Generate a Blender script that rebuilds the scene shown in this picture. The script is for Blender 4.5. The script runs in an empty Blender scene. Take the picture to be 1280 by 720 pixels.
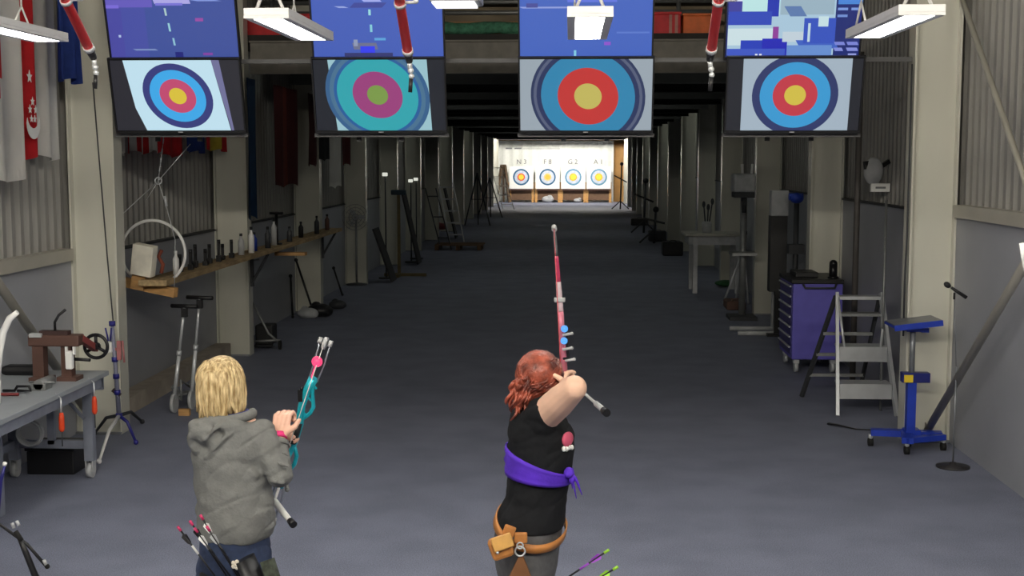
import bpy, bmesh, math, random
from mathutils import Vector, Matrix, Euler, noise
R = math.radians
C = bpy.context.scene.collection
rnd = random.Random(7)
# ---------------------------------------------------------------- camera
FPX = 1600.0
CAM = Vector((0, 0, 2.35))
TH = math.atan(161 / FPX)
PS = math.atan(74 * math.cos(TH) / FPX)
FW = Vector((-math.sin(PS) * math.cos(TH), math.cos(PS) * math.cos(TH), -math.sin(TH)))
RT = Vector((math.cos(PS), math.sin(PS), 0))
UP = RT.cross(FW)
def FC(px, py, half=.3):
    p = F(px, py); p.x = min(max(p.x, -3.82 + half), 2.76 - half); return p
def ray(px, py):
    return FW + RT * ((px - 640) / FPX) + UP * ((360 - py) / FPX)
def P(px, py, Y):
    d = ray(px, py); return CAM + d * (Y / d.y)
def F(px, py, z=0.0):
    d = ray(px, py); return CAM + d * ((z - CAM.z) / d.z)
cd = bpy.data.cameras.new('camera'); cam = bpy.data.objects.new('camera', cd); C.objects.link(cam)
cd.sensor_width = 36; cd.lens = FPX * 36 / 1280
cd.clip_end = 300
cam.matrix_world = Matrix((( RT.x, UP.x, -FW.x, CAM.x), (RT.y, UP.y, -FW.y, CAM.y), (RT.z, UP.z, -FW.z, CAM.z), (0, 0, 0, 1)))
sc = bpy.context.scene; sc.camera = cam
sc.view_settings.view_transform = 'Standard'; sc.view_settings.look = 'None'
sc.view_settings.gamma = 1; sc.view_settings.use_curve_mapping = False; sc.view_settings.exposure = 0
w = bpy.data.worlds.new('world'); sc.world = w; w.use_nodes = True
w.node_tree.nodes['Background'].inputs[0].default_value = (0.5, 0.55, 0.65, 1)
w.node_tree.nodes['Background'].inputs[1].default_value = 0.05

# ---------------------------------------------------------------- materials
def lin(c):
    return tuple(((v / 255) / 12.92 if v / 255 <= .04045 else ((v / 255 + .055) / 1.055) ** 2.4) for v in c)
MC = {}
def mat(name, rgb, rough=.6, metal=0, var=.12, scale=8, bump=0.0, bscale=60, spec=.5, stretch=(1, 1, 1), c2=None):
    if name in MC: return MC[name]
    m = bpy.data.materials.new(name); m.use_nodes = True; nt = m.node_tree; n = nt.nodes; L = nt.links
    b = n['Principled BSDF']; col = lin(rgb)
    b.inputs['Roughness'].default_value = rough; b.inputs['Metallic'].default_value = metal
    b.inputs['Specular IOR Level'].default_value = spec
    tc = n.new('ShaderNodeTexCoord'); mp = n.new('ShaderNodeMapping'); mp.inputs['Scale'].default_value = stretch
    L.new(tc.outputs['Object'], mp.inputs[0])
    nz = n.new('ShaderNodeTexNoise'); nz.inputs['Scale'].default_value = scale; nz.inputs['Detail'].default_value = 5
    L.new(mp.outputs[0], nz.inputs[0])
    cr = n.new('ShaderNodeValToRGB')
    cr.color_ramp.elements[0].position = .35; cr.color_ramp.elements[1].position = .65
    a = tuple(max(0, v * (1 - var)) for v in col); d = lin(c2) if c2 else tuple(min(1, v * (1 + var)) for v in col)
    cr.color_ramp.elements[0].color = (*a, 1); cr.color_ramp.elements[1].color = (*d, 1)
    L.new(nz.outputs['Fac'], cr.inputs[0]); L.new(cr.outputs[0], b.inputs['Base Color'])
    if bump:
        n2 = n.new('ShaderNodeTexNoise'); n2.inputs['Scale'].default_value = bscale; n2.inputs['Detail'].default_value = 3
        L.new(mp.outputs[0], n2.inputs[0])
        bp = n.new('ShaderNodeBump'); bp.inputs['Strength'].default_value = bump; bp.inputs['Distance'].default_value = .01
        L.new(n2.outputs['Fac'], bp.inputs['Height']); L.new(bp.outputs[0], b.inputs['Normal'])
    MC[name] = m; return m
def glow(name, rgb, s=1.0):
    if name in MC: return MC[name]
    m = bpy.data.materials.new(name); m.use_nodes = True; b = m.node_tree.nodes['Principled BSDF']
    c = lin(rgb); b.inputs['Base Color'].default_value = (.01, .01, .01, 1); b.inputs['Roughness'].default_value = .4
    b.inputs['Emission Color'].default_value = (*c, 1); b.inputs['Emission Strength'].default_value = s
    MC[name] = m; return m
carpet = mat('carpet', (124, 128, 146), .62, 0, .10, 2.2, .5, 220, .35)
nt = carpet.node_tree   # add a fine fleck to the carpet
b = nt.nodes['Principled BSDF']; src = b.inputs['Base Color'].links[0].from_socket
fn = nt.nodes.new('ShaderNodeTexNoise'); fn.inputs['Scale'].default_value = 130; fn.inputs['Detail'].default_value = 2
tcn = nt.nodes.new('ShaderNodeTexCoord'); nt.links.new(tcn.outputs['Object'], fn.inputs[0])
mr = nt.nodes.new('ShaderNodeMapRange'); mr.inputs[1].default_value = .3; mr.inputs[2].default_value = .7; mr.inputs[3].default_value = .7; mr.inputs[4].default_value = 1.3
nt.links.new(fn.outputs['Fac'], mr.inputs[0])
mx = nt.nodes.new('ShaderNodeMix'); mx.data_type = 'RGBA'; mx.blend_type = 'MULTIPLY'; mx.inputs[0].default_value = 1
nt.links.new(src, mx.inputs[6]); nt.links.new(mr.outputs[0], mx.inputs[7]); nt.links.new(mx.outputs[2], b.inputs['Base Color'])
wainscot = mat('wainscot_paint', (158, 160, 166), .6, 0, .08, .9, .1, 6)
corrug = mat('corrugated_sheet', (140, 138, 134), .5, 0, .06, 1.2)
rail = mat('sill_paint', (172, 168, 156), .5, 0, .06, 3)
colmat = mat('column_paint', (206, 205, 193), .22, 0, .07, 1.5, stretch=(1, 1, .3))
darkbeam = mat('dark_beam', (120, 116, 108), .7)
ceilm = mat('ceiling_sheet', (52, 50, 48), .9, 0, .2, 1)
concrete = mat('dusty_concrete', (168, 158, 146), .9, 0, .2, 3, .3, 30)
black = mat('black_plastic', (22, 22, 25), .45)
blackm = mat('black_metal', (28, 28, 32), .35, .3)
dark = mat('dark_grey', (52, 54, 58), .6)
grey = mat('grey_metal', (130, 133, 138), .4, .4)
lgrey = mat('light_grey_paint', (176, 178, 180), .5)
alu = mat('aluminium', (200, 203, 206), .35, .35, .05)
alud = mat('dull_aluminium', (140, 142, 142), .45, .5)
white = mat('white_plastic', (232, 232, 230), .45, 0, .03)
wood = mat('pine', (190, 146, 92), .65, 0, .18, 6, .2, 40, stretch=(1, 6, 6))
plank = mat('old_plank', (168, 144, 106), .8, 0, .25, 5, .3, 40, stretch=(6, 1, 6))
brown = mat('brown_metal', (92, 66, 58), .5, .2)
blue = mat('blue_paint', (34, 64, 170), .4)
navy = mat('deep_blue', (36, 36, 120), .4)
purple = mat('purple_cabinet_paint', (98, 92, 188), .45, 0, .05)
red = mat('red_anodised', (255, 50, 54), .5, 0, .03)
orange = mat('orange_handle', (220, 70, 30), .5)
yellow = mat('yellow_label', (220, 190, 40), .5)
rubber = mat('rubber', (18, 18, 18), .8)

# ---------------------------------------------------------------- builders
class MB:
    def __init__(s): s.bm = bmesh.new(); s.mi = 0
    def _fin(s, vs):
        fs = set(f for v in vs for f in v.link_faces)
        for f in fs: f.material_index = s.mi
        return s
    def box(s, c, sz, rot=None, bev=0):
        t = bmesh.new(); bmesh.ops.create_cube(t, size=1)
        bmesh.ops.scale(t, vec=sz, verts=t.verts[:])
        if bev: bmesh.ops.bevel(t, geom=t.edges[:], offset=min(bev, min(sz) * .45), segments=2, affect='EDGES', profile=.5)
        if rot is not None: bmesh.ops.transform(t, matrix=(rot if isinstance(rot, Matrix) else Euler(rot).to_matrix()).to_4x4(), verts=t.verts[:])
        bmesh.ops.translate(t, vec=c, verts=t.verts[:])
        for f in t.faces: f.material_index = s.mi
        me = bpy.data.meshes.new('t'); t.to_mesh(me); t.free(); s.bm.from_mesh(me); bpy.data.meshes.remove(me); return s
    def _mark(s): pass
    def bx(s, x0, x1, y0, y1, z0, z1, bev=0):
        return s.box(((x0+x1)/2, (y0+y1)/2, (z0+z1)/2), (abs(x1-x0), abs(y1-y0), abs(z1-z0)), bev=bev)
    def bar(s, a, b, wd, th=None, up=Vector((0, 0, 1))):      # rectangular bar a->b
        a = Vector(a); b = Vector(b); d = b - a; th = th or wd
        z = d.normalized(); x = up.cross(z)
        if x.length < 1e-3: x = Vector((1, 0, 0)).cross(z)
        x.normalize(); y = z.cross(x)
        m = Matrix((x, y, z)).transposed()
        return s.box((a + b) / 2, (wd, th, d.length), rot=m)
    def tube(s, pts, r, seg=10, cap=True, flat=1.0, up=Vector((0, 0, 1))):
        pts = [Vector(p) for p in pts]; n = len(pts)
        rs = r if isinstance(r, (list, tuple)) else [r] * n
        rings = []
        t0 = (pts[1] - pts[0]).normalized(); x = up.cross(t0)
        if x.length < .05: x = Vector((1, 0, 0)).cross(t0)
        x.normalize()
        for i, p in enumerate(pts):
            if i == 0: t = pts[1] - pts[0]
            elif i == n - 1: t = pts[-1] - pts[-2]
            else: t = (pts[i+1] - pts[i]).normalized() + (pts[i] - pts[i-1]).normalized()
            t = t.normalized() if t.length > 1e-9 else t0
            x = x - t * x.dot(t)
            if x.length < 1e-6: x = t.orthogonal()
            x.normalize(); y = t.cross(x)
            rings.append([s.bm.verts.new(p + (x * math.cos(k*2*math.pi/seg) + y * flat * math.sin(k*2*math.pi/seg)) * rs[i]) for k in range(seg)])
        for i in range(n - 1):
            for k in range(seg):
                f = s.bm.faces.new((rings[i][k], rings[i][(k+1) % seg], rings[i+1][(k+1) % seg], rings[i+1][k])); f.material_index = s.mi; f.smooth = True
        if cap:
            for rg, rev in ((rings[0], True), (rings[-1], False)):
                f = s.bm.faces.new(rg[::-1] if rev else rg); f.material_index = s.mi
        s._mark(); return s
    def cyl(s, a, b, r, r2=None, seg=16): return s.tube([a, b], [r, r if r2 is None else r2], seg)
    def sph(s, c, r, seg=14, rot=None):
        rr = r if isinstance(r, (tuple, list)) else (r, r, r)
        o = bmesh.ops.create_uvsphere(s.bm, u_segments=seg, v_segments=max(6, seg * 2 // 3), radius=1); vs = o['verts']
        bmesh.ops.scale(s.bm, vec=rr, verts=vs)
        if rot is not None: bmesh.ops.transform(s.bm, matrix=Euler(rot).to_matrix().to_4x4(), verts=vs)
        bmesh.ops.translate(s.bm, vec=c, verts=vs); s._fin(vs)
        for f in set(f for v in vs for f in v.link_faces): f.smooth = True
        s._mark(); return s
    def torus(s, c, Rr, r, ax='y', seg=40, a0=0, a1=360, rot=None):
        pts = []; full = abs(a1 - a0) >= 360
        for i in range(seg + (0 if full else 1)):
            a = R(a0 + (a1 - a0) * i / seg); u, v = Rr * math.cos(a), Rr * math.sin(a)
            p = {'y': Vector((u, 0, v)), 'x': Vector((0, u, v)), 'z': Vector((u, v, 0))}[ax]
            if rot is not None: p = Euler(rot).to_matrix() @ p
            pts.append(Vector(c) + p)
        if full: pts += [pts[0], ]
        return s.tube(pts, r, 8, cap=not full)
    def lathe(s, c, prof, seg=24):
        rings = [[s.bm.verts.new(Vector(c) + Vector((max(r, 1e-4) * math.cos(k*2*math.pi/seg), max(r, 1e-4) * math.sin(k*2*math.pi/seg), z))) for k in range(seg)] for r, z in prof]
        for i in range(len(prof) - 1):
            for k in range(seg):
                f = s.bm.faces.new((rings[i][k], rings[i][(k+1) % seg], rings[i+1][(k+1) % seg], rings[i+1][k])); f.material_index = s.mi; f.smooth = True
        f = s.bm.faces.new(rings[0][::-1]); f.material_index = s.mi; f = s.bm.faces.new(rings[-1]); f.material_index = s.mi
        s._mark(); return s
    def loft(s, rings, seg=28, smooth=True):   # rings: (center, a, b, rotz[, tiltmatrix])
        rv = []
        for c, a, b_, rz in rings:
            q = []
            for k in range(seg):
                t = k * 2 * math.pi / seg; x = a * math.cos(t); y = b_ * math.sin(t)
                q.append(s.bm.verts.new(Vector(c) + Vector((x * math.cos(rz) - y * math.sin(rz), x * math.sin(rz) + y * math.cos(rz), 0))))
            rv.append(q)
        for i in range(len(rv) - 1):
            for k in range(seg):
                f = s.bm.faces.new((rv[i][k], rv[i][(k+1) % seg], rv[i+1][(k+1) % seg], rv[i+1][k])); f.smooth = smooth; f.material_index = s.mi
        s.bm.faces.new(rv[0][::-1]).material_index = s.mi; s.bm.faces.new(rv[-1]).material_index = s.mi
        s._mark(); return s
    def poly(s, pts, th=None, d=None):      # polygon, optionally extruded by vector d
        vs = [s.bm.verts.new(Vector(p)) for p in pts]
        f = s.bm.faces.new(vs); f.material_index = s.mi
        if d is not None:
            r = bmesh.ops.extrude_face_region(s.bm, geom=[f]); nv = [g for g in r['geom'] if isinstance(g, bmesh.types.BMVert)]
            bmesh.ops.translate(s.bm, vec=d, verts=nv)
            for g in nv:
                for ff in g.link_faces: ff.material_index = s.mi
        s._mark(); return s
    def mesh(s, name, mats, origin=Vector((0, 0, 0)), fix=True):
        if fix: bmesh.ops.recalc_face_normals(s.bm, faces=s.bm.faces[:])
        bmesh.ops.translate(s.bm, vec=-Vector(origin), verts=s.bm.verts[:])
        me = bpy.data.meshes.new(name); s.bm.to_mesh(me); s.bm.free()
        for m in (mats if isinstance(mats, (list, tuple)) else [mats]): me.materials.append(m)
        return me
def wloc(o):
    v = Vector(o.location)
    while o.parent: o = o.parent; v += Vector(o.location)
    return v
def tag(o, label=None, cat=None, group=None, kind=None):
    if label: o['label'] = label
    if cat: o['category'] = cat
    if group: o['group'] = group
    if kind: o['kind'] = kind
    return o
def thing(name, loc, label, cat, group=None):
    o = bpy.data.objects.new(name, None); C.objects.link(o); o.location = loc; o.empty_display_size = .1
    return tag(o, label, cat, group)
def part(name, mb, m, parent, label=None, fix=True):
    me = mb.mesh(name, m, wloc(parent), fix); o = bpy.data.objects.new(name, me); C.objects.link(o); o.parent = parent
    if label: o['label'] = label
    return o
def solo(name, mb, m, loc, label=None, cat=None, group=None, kind=None, fix=True):
    me = mb.mesh(name, m, loc, fix); o = bpy.data.objects.new(name, me); C.objects.link(o); o.location = loc
    return tag(o, label, cat, group, kind)
def struct(name, mb, m): return solo(name, mb, m, (0, 0, 0), kind='structure')
def copy_tree(o, parent=None, loc=None, rz=None, label=None):
    c = o.copy(); C.objects.link(c)
    if parent: c.parent = parent
    for ch in o.children: copy_tree(ch, c)
    if loc is not None: c.location = loc
    if rz is not None: c.rotation_euler = (0, 0, rz)
    if label: c['label'] = label
    return c
ORD = ['first', 'second', 'third', 'fourth', 'fifth', 'sixth', 'seventh', 'eighth', 'ninth', 'tenth', 'eleventh', 'twelfth', 'thirteenth', 'fourteenth', 'fifteenth']

# ---------------------------------------------------------------- setting
XL, XR = -4.24, 3.16        # wall planes
IL, IR = -3.84, 2.78        # inner flange planes of the columns
Y0, Y1, ZC = -3.0, 71.6, 4.7
m = MB(); m.bx(XL - .6, XR + .6, Y0 - .2, Y1 + .3, -.1, 0); struct('floor', m, carpet)
def side_wall(name, x, s, zw):
    m = MB(); m.mi = 0
    m.bx(x, x + s * .25, Y0, Y1, 0, zw)
    m.mi = 1
    n = int((Y1 - Y0) / .16); prof = []
    for i in range(n):
        y = Y0 + i * .16
        prof += [(y, .05), (y + .06, .05), (y + .085, .085), (y + .135, .085)]
    prof.append((Y0 + n * .16, .05))
    lo = [m.bm.verts.new((x + s * d, y, zw)) for y, d in prof]; hi = [m.bm.verts.new((x + s * d, y, ZC)) for y, d in prof]
    for i in range(len(prof) - 1):
        f = m.bm.faces.new((lo[i], lo[i+1], hi[i+1], hi[i])); f.material_index = 1
    m._mark(); m.bx(x + s * .12, x + s * .25, Y0, Y1, zw, ZC)
    struct(name, m, [wainscot, corrug])
side_wall('wall_left', XL, -1, 1.5); side_wall('wall_right', XR, 1, 1.88)
m = MB(); m.bx(XL - .06, XL + .05, Y0, 10.6, 1.5, 1.6); struct('trim_1', m, rail)
m = MB(); m.bx(XR - .05, XR + .06, Y0, 10.6, 1.88, 1.98); struct('trim_2', m, rail)
m = MB(); m.bx(XR - .02, XR + .06, 10.9, Y1, 1.88, 1.9); m.bx(XL - .06, XL + .02, 10.9, Y1, 1.5, 1.52); struct('trim_4', m, dark)
m = MB(); m.bx(XL, -4.06, 10.95, 15.0, 0, .16); struct('trim_3', m, concrete)
m = MB(); m.bx(XL - .3, XR + .3, Y0 - .2, Y0, 0, ZC); struct('wall_back', m, wainscot)
m = MB(); m.bx(XL - .3, XR + .3, Y1, Y1 + .2, 0, ZC); struct('wall_front', m, mat('end_wall', (205, 170, 110), .8))
m = MB(); m.bx(XL - .3, XR + .3, Y0, Y1, ZC, ZC + .15); struct('ceiling', m, ceilm)
# columns ---------------------------------------------------------
def column(y, left, i):
    a, b_ = (XL + .0, IL) if left else (IR, XR - .0)
    m = MB()
    m.bx(a + .002, a + .02, y - .1, y + .1, 0, ZC); m.bx(b_ - .02, b_ - .002, y - .1, y + .1, 0, ZC)
    m.bx(a + .02, b_ - .02, y - .03, y - .01, 0, ZC)
    side = 'left' if left else 'right'
    t = thing('steel_column', ((a + b_) / 2, y, 0), f'pale grey steel column, {ORD[i]} from the front along the {side} wall' if i else f'nearest pale grey steel column on the {side} wall, tall at the frame side', 'column', 'steel columns along the walls')
    part('beam_section', m, colmat, t)
    m = MB(); m.bx(a - .0 + .003, b_ - .003, y - .13, y - .1, 0, .02); m.bx(a + .003, b_ - .003, y + .1, y + .13, 0, .02)
    part('base_plate', m, grey, t)
CY = [10.75 + 4.4 * k for k in range(14)]
for i, y in enumerate(CY):
    column(y, True, i); column(y, False, i)
# low roof of the range: deck and beams beyond the second pair of columns
m = MB(); m.bx(XL + .02, XR - .02, 15.4, Y1 - .02, 3.75, 3.83); struct('ceiling_lower', m, ceilm)
bk = mat('black_beam', (34, 34, 34), .8)
for i, y in enumerate([15.32] + [15.3 + 2.2 * k for k in range(1, 25)]):
    m = MB()
    z0 = 3.36
    m.bx(IL + .01, IR - .01, y - .06, y + .06, z0, z0 + .02); m.bx(IL + .01, IR - .01, y - .06, y + .06, 3.73, 3.75); m.bx(IL + .01, IR - .01, y - .01, y + .01, z0 + .02, 3.73)
    solo('roof_beam', m, darkbeam if i == 0 else bk, (0, y, 3.36), 'grey steel roof beam at the front edge of the low range roof' if i == 0 else 'black steel roof beam under the low roof of the range', 'beam', 'roof beams across the range' if i else None)

# ---------------------------------------------------------------- hanging LED fixtures
led = glow('led_diffuser', (255, 252, 245), 40)
housing = mat('lamp_housing', (238, 238, 240), .5, 0, .02)
wirew = mat('white_wire', (225, 225, 225), .5)
def led_fixture(x, y, z, label):
    t = thing('hanging_lamp', (x, y, z), label, 'lamp', 'hanging lamps over the shooting line')
    L2 = .57
    m = MB(); m.bx(x - .107, x + .107, y - L2, y + L2, z + .01, z + .045, bev=.003)
    m.bx(x - .107, x - .068, y - L2, y + L2, z - .004, z + .01); m.bx(x + .068, x + .107, y - L2, y + L2, z - .004, z + .01)
    m.bx(x - .068, x + .068, y - L2, y - L2 + .03, z - .004, z + .01); m.bx(x - .068, x + .068, y + L2 - .03, y + L2, z - .004, z + .01)
    part('housing', m, housing, t)
    m = MB(); m.bx(x - .066, x + .066, y - L2 + .032, y + L2 - .032, z - .002, z + .009); part('diffuser', m, led, t)
    m = MB(); yy = y - L2 + .08
    for s in (-1, 1): m.tube([(x + s * .065, yy, z + .045), (x, yy, z + .2)], .0085, 6)
    m.tube([(x, yy, z + .2), (x, yy, ZC)], .004, 6); part('suspension_wire', m, wirew, t)
    m = MB(); yy = y + L2 - .2
    for s in (-1, 1): m.tube([(x - .07, yy + s * .12, z + .045), (x - .07, yy, z + .17)], .006, 6)
    m.tube([(x - .07, yy, z + .17), (x - .07, yy, ZC)], .005, 6); part('suspension_wire', m, wirew, t)
    return t
fx = [(-2.93, 'leftmost long white hanging lamp, cut by the photo edge beside flags'), (-1.43, 'long white hanging lamp in front of the second upper screen'),
      (.085, 'white hanging lamp seen end-on before the third upper screen'), (1.6, 'long white hanging lamp before the rightmost upper screen')]
for x, lb in fx: led_fixture(x, 6.6, 3.01, lb)
lb2 = ['leftmost', 'second from left', 'third from left', 'rightmost']
for (x, _), s in zip(fx, lb2): led_fixture(x, 3.0, 3.01, f'added white hanging lamp above the archers, {s} in the rear row')  # unseen rear row, added to brighten the archers from behind
# small square lamp at the very top
m = MB(); x, y, z = P(571, 5, 8.0)
t = thing('ceiling_lamp', (x, y, z), 'small white square lamp at the top edge between the middle screens', 'lamp')
m.bx(x - .155, x + .155, y - .15, y + .15, z, z + .06, bev=.01); part('housing', m, lgrey, t)
m = MB(); m.bx(x - .14, x + .12, y - .155, y + .14, z - .012, z - .001); part('diffuser', m, glow('lamp_soft', (255, 255, 255), 1.2), t)
m = MB(); m.cyl((x, y, z + .06), (x, y, ZC), .012); part('rod', m, lgrey, t)
# tube lamps added out of sight between the roof beams to brighten the range
rl = glow('added_range_tube', (240, 245, 235), 16.0); rl2 = glow('added_range_tube_far', (240, 245, 235), 34.0)
for i, y in enumerate([16.4, 20.8, 25.2, 31.8, 40.6, 49.4]):
    for s, x in (('left', -2.2), ('right', 1.6)):
        t = thing('added_tube_lamp', (x, y, 3.69), f'added tube lamp under the low range roof, {ORD[i]} on the {s}', 'lamp', 'added tube lamps under the range roof')
        m = MB(); m.bx(x - .05, x + .05, y - .6, y + .6, 3.70, 3.75); part('housing', m, lgrey, t)
        m = MB(); m.cyl((x, y - .57, 3.675), (x, y + .57, 3.675), .02); part('tube', m, rl if y < 22 else rl2, t)
rl_front = glow('added_front_tube', (255, 248, 232), 40); rl_mid = glow('added_mid_tube', (255, 248, 232), 60); rl_low = glow('added_low_tube', (240, 245, 235), 4)  # high tubes, out of view, added to raise the brightness up front
for i, (y, x) in enumerate(((1.6, -2.2), (1.6, 1.6), (5.0, -2.2), (5.0, 1.6), (9.2, -2.2), (9.2, 1.6), (13.0, -2.2), (13.0, 1.6))):
    t = thing('added_tube_lamp', (x, y, 4.6), f'added high tube lamp under the main ceiling, {ORD[i // 2]} from the front on the {"left" if x < 0 else "right"}', 'lamp', 'added tube lamps under the main ceiling')
    m = MB(); m.bx(x - .05, x + .05, y - .6, y + .6, 4.64, 4.7); part('housing', m, lgrey, t)
    m = MB(); m.cyl((x, y - .57, 4.62), (x, y + .57, 4.62), .02); part('tube', m, rl_front if y < 7 else (rl_mid if y < 10 else rl_low), t)
fl_ = glow('added_flood_glow', (255, 247, 230), 130)  # unseen floods added above the camera to brighten columns and walls
for i, x in enumerate((-3.2, -1.4, .4, 2.2)):
    t = thing('added_flood_lamp', (x, .6, 4.3), f'added wide flood lamp under the ceiling behind the archers, {ORD[i]} from left', 'lamp', 'added flood lamps behind the archers')
    m = MB(); m.box((x, .6, 4.35), (1.3, .05, .34), rot=(R(30), 0, 0)); m.bx(x - .02, x + .02, .56, .6, 4.4, ZC); part('housing', m, lgrey, t)
    m = MB(); m.box((x, .63, 4.33), (1.24, .02, .28), rot=(R(30), 0, 0)); part('diffuser', m, fl_, t)
tl = glow('added_target_tube', (255, 250, 240), 180)  # floods added out of sight to brighten the end wall and targets
for i, x in enumerate((-2.9, -1.0, .9, 2.2)):
    t = thing('added_flood_lamp', (x, 66.3, 3.6), f'added flood lamp lighting the far targets, {ORD[i]} from left', 'lamp', 'added flood lamps before the targets')
    m = MB(); m.bx(x - .6, x + .6, 66.25, 66.35, 3.62, 3.75); part('housing', m, lgrey, t)
    m = MB(); m.box((x, 66.36, 3.55), (1.15, .02, .16), rot=(R(-25), 0, 0)); part('diffuser', m, tl, t)

# ---------------------------------------------------------------- screens
def clip(poly, x0, x1, y0, y1):
    for ax, lim, sg in ((0, x0, 1), (0, x1, -1), (1, y0, 1), (1, y1, -1)):
        out = []
        for i in range(len(poly)):
            a, b_ = poly[i - 1], poly[i]; ia = sg * (a[ax] - lim) >= 0; ib = sg * (b_[ax] - lim) >= 0
            if ia != ib:
                t = (lim - a[ax]) / (b_[ax] - a[ax]); out.append((a[0] + t * (b_[0] - a[0]), a[1] + t * (b_[1] - a[1])))
            if ib: out.append(b_)
        poly = out
        if not poly: return poly
    return poly
TW, THH = 1.09, .625
def screen(pxc, ybot, label, shapes, bg, group):
    # px frame of a screen 165 x 93
    c = P(pxc, ybot, 10.55); c = Vector((c.x, 10.55, c.z))
    t = thing('screen', c, label, 'screen', group)
    tilt = R(15)
    E = Matrix.Rotation(tilt, 3, 'X')       # screen faces -Y, top leans toward the viewer
    def W(u, v, d):    # u -.5...5 , v 0..1 from bottom, d depth outward
        return c + E @ Vector((u * TW, -d, v * THH))
    m = MB(); 
    for (u0, u1, v0, v1) in ((-.5, -.488, 0, 1), (.488, .5, 0, 1), (-.488, .488, 0, .035), (-.488, .488, .98, 1)):
        cc = W((u0 + u1) / 2, (v0 + v1) / 2, .0); m.box(cc, ((u1 - u0) * TW, .045, (v1 - v0) * THH), rot=E)
    m.box(W(0, .5, -.015), (TW * .98, .012, THH * .97), rot=E)
    m.box(W(0, .45, -.045), (TW * .5, .05, THH * .5), rot=E)
    part('bezel', m, black, t)
    m = MB(); mats = []; idx = {}
    def col(rgb):
        if rgb not in idx:
            idx[rgb] = len(mats); mats.append(glow('screen_%d_%d_%d' % rgb, rgb, 1.0))
        return idx[rgb]
    x0, x1, y0, y1 = 2, 163, 3.2, 91
    layer = 0
    allsh = [('q', [(x0, y0), (x1, y0), (x1, y1), (x0, y1)], bg)] + shapes
    for sh in allsh:
        if sh[0] == 'q': pts = sh[1]; rgb = sh[2]
        else:
            _, cx, cy, rx, ry, sk, rgb = sh
            pts = [(cx + rx * math.cos(k * math.pi / 24) + sk * ry * math.sin(k * math.pi / 24), cy + ry * math.sin(k * math.pi / 24)) for k in range(48)]
        pts = clip(pts, x0, x1, y0, y1)
        if len(pts) < 3: continue
        m.mi = col(rgb)
        m.poly([W(px / 165 - .5, 1 - py / 93, .003 + layer * .0004) for px, py in pts]); layer += 1
    o = part('display', m, mats, t, fix=False)
    # make every face look towards the viewer
    me = o.data; bm = bmesh.new(); bm.from_mesh(me)
    fl = [f for f in bm.faces if f.normal.y > 0]
    bmesh.ops.reverse_faces(bm, faces=fl); bm.to_mesh(me); bm.free()
    m = MB(); m.box(W(0, .018, .024), (.04, .004, .008), rot=E); part('badge', m, lgrey, t)
    return t, c, W
def rings(cx, cy, r, sk, cols, asp=.93):
    return [('e', cx, cy, r * k, r * k * asp, sk, c) for k, c in cols]
GU, GL = 'upper row of hanging screens', 'lower row of hanging screens'
r2 = random.Random(3)
def q(x, y, w_, h_, c, sk=0): return ('q', [(x, y), (x + w_, y), (x + w_ + sk, y + h_), (x + sk, y + h_)], c)
s1 = [q(0, 0, 20, 93, (72, 72, 158)), q(20, 20, 30, 73, (70, 78, 160)), q(0, 20, 60, 9, (100, 90, 185)), q(60, 15, 45, 10, (170, 165, 225), 3), q(64, 24, 34, 3, (120, 115, 210)), q(0, 26, 18, 4, (120, 105, 210)),
      q(105, 20, 30, 2, (130, 150, 215), 12), q(74, 30, 2.5, 9, (170, 200, 200), 1), q(77, 48, 2.5, 10, (150, 205, 215), 1), q(81, 66, 2.5, 9, (140, 190, 210), 1), q(112, 42, 10, 4, (150, 75, 160)), q(118, 84, 12, 3, (130, 65, 160)), q(14, 62, 3, 3, (170, 190, 225)), q(30, 79, 28, 2, (120, 140, 190), 4), q(83, 83, 10, 8, (30, 35, 120))]
screen(220, 75, 'upper hanging screen at far left above the small target image', s1, (62, 80, 152), GU)
s2 = [q(0, 0, 165, 20, (70, 92, 190)), q(62, 18, 22, 5, (160, 170, 230), 5), q(55, 24, 40, 6, (60, 70, 150), -6), q(72, 32, 3, 7, (150, 215, 220)), q(73, 50, 3, 9, (130, 200, 215)), q(50, 72, 30, 8, (105, 110, 140), 2), q(60, 76, 18, 12, (50, 60, 235)), q(52, 68, 5, 8, (140, 150, 180)), q(40, 84, 60, 6, (50, 55, 110)), q(30, 28, 12, 2, (150, 165, 220), 6), q(78, 66, 14, 3, (90, 160, 215))]
screen(474, 75, 'upper hanging screen second from left, blue picture behind a red tube', s2, (66, 92, 180), GU)
s3 = [q(0, 30, 60, 2, (140, 155, 215), 6), q(55, 16, 12, 6, (160, 80, 190)), q(68, 82, 3, 9, (130, 200, 225)), q(105, 72, 8, 4, (140, 80, 200)), q(10, 26, 14, 5, (70, 75, 150)), q(60, 18, 60, 7, (95, 115, 215)), q(120, 60, 40, 2, (90, 120, 200))]
screen(732, 74, 'upper hanging screen third from left, plain blue picture', s3, (66, 98, 186), GU)
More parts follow.
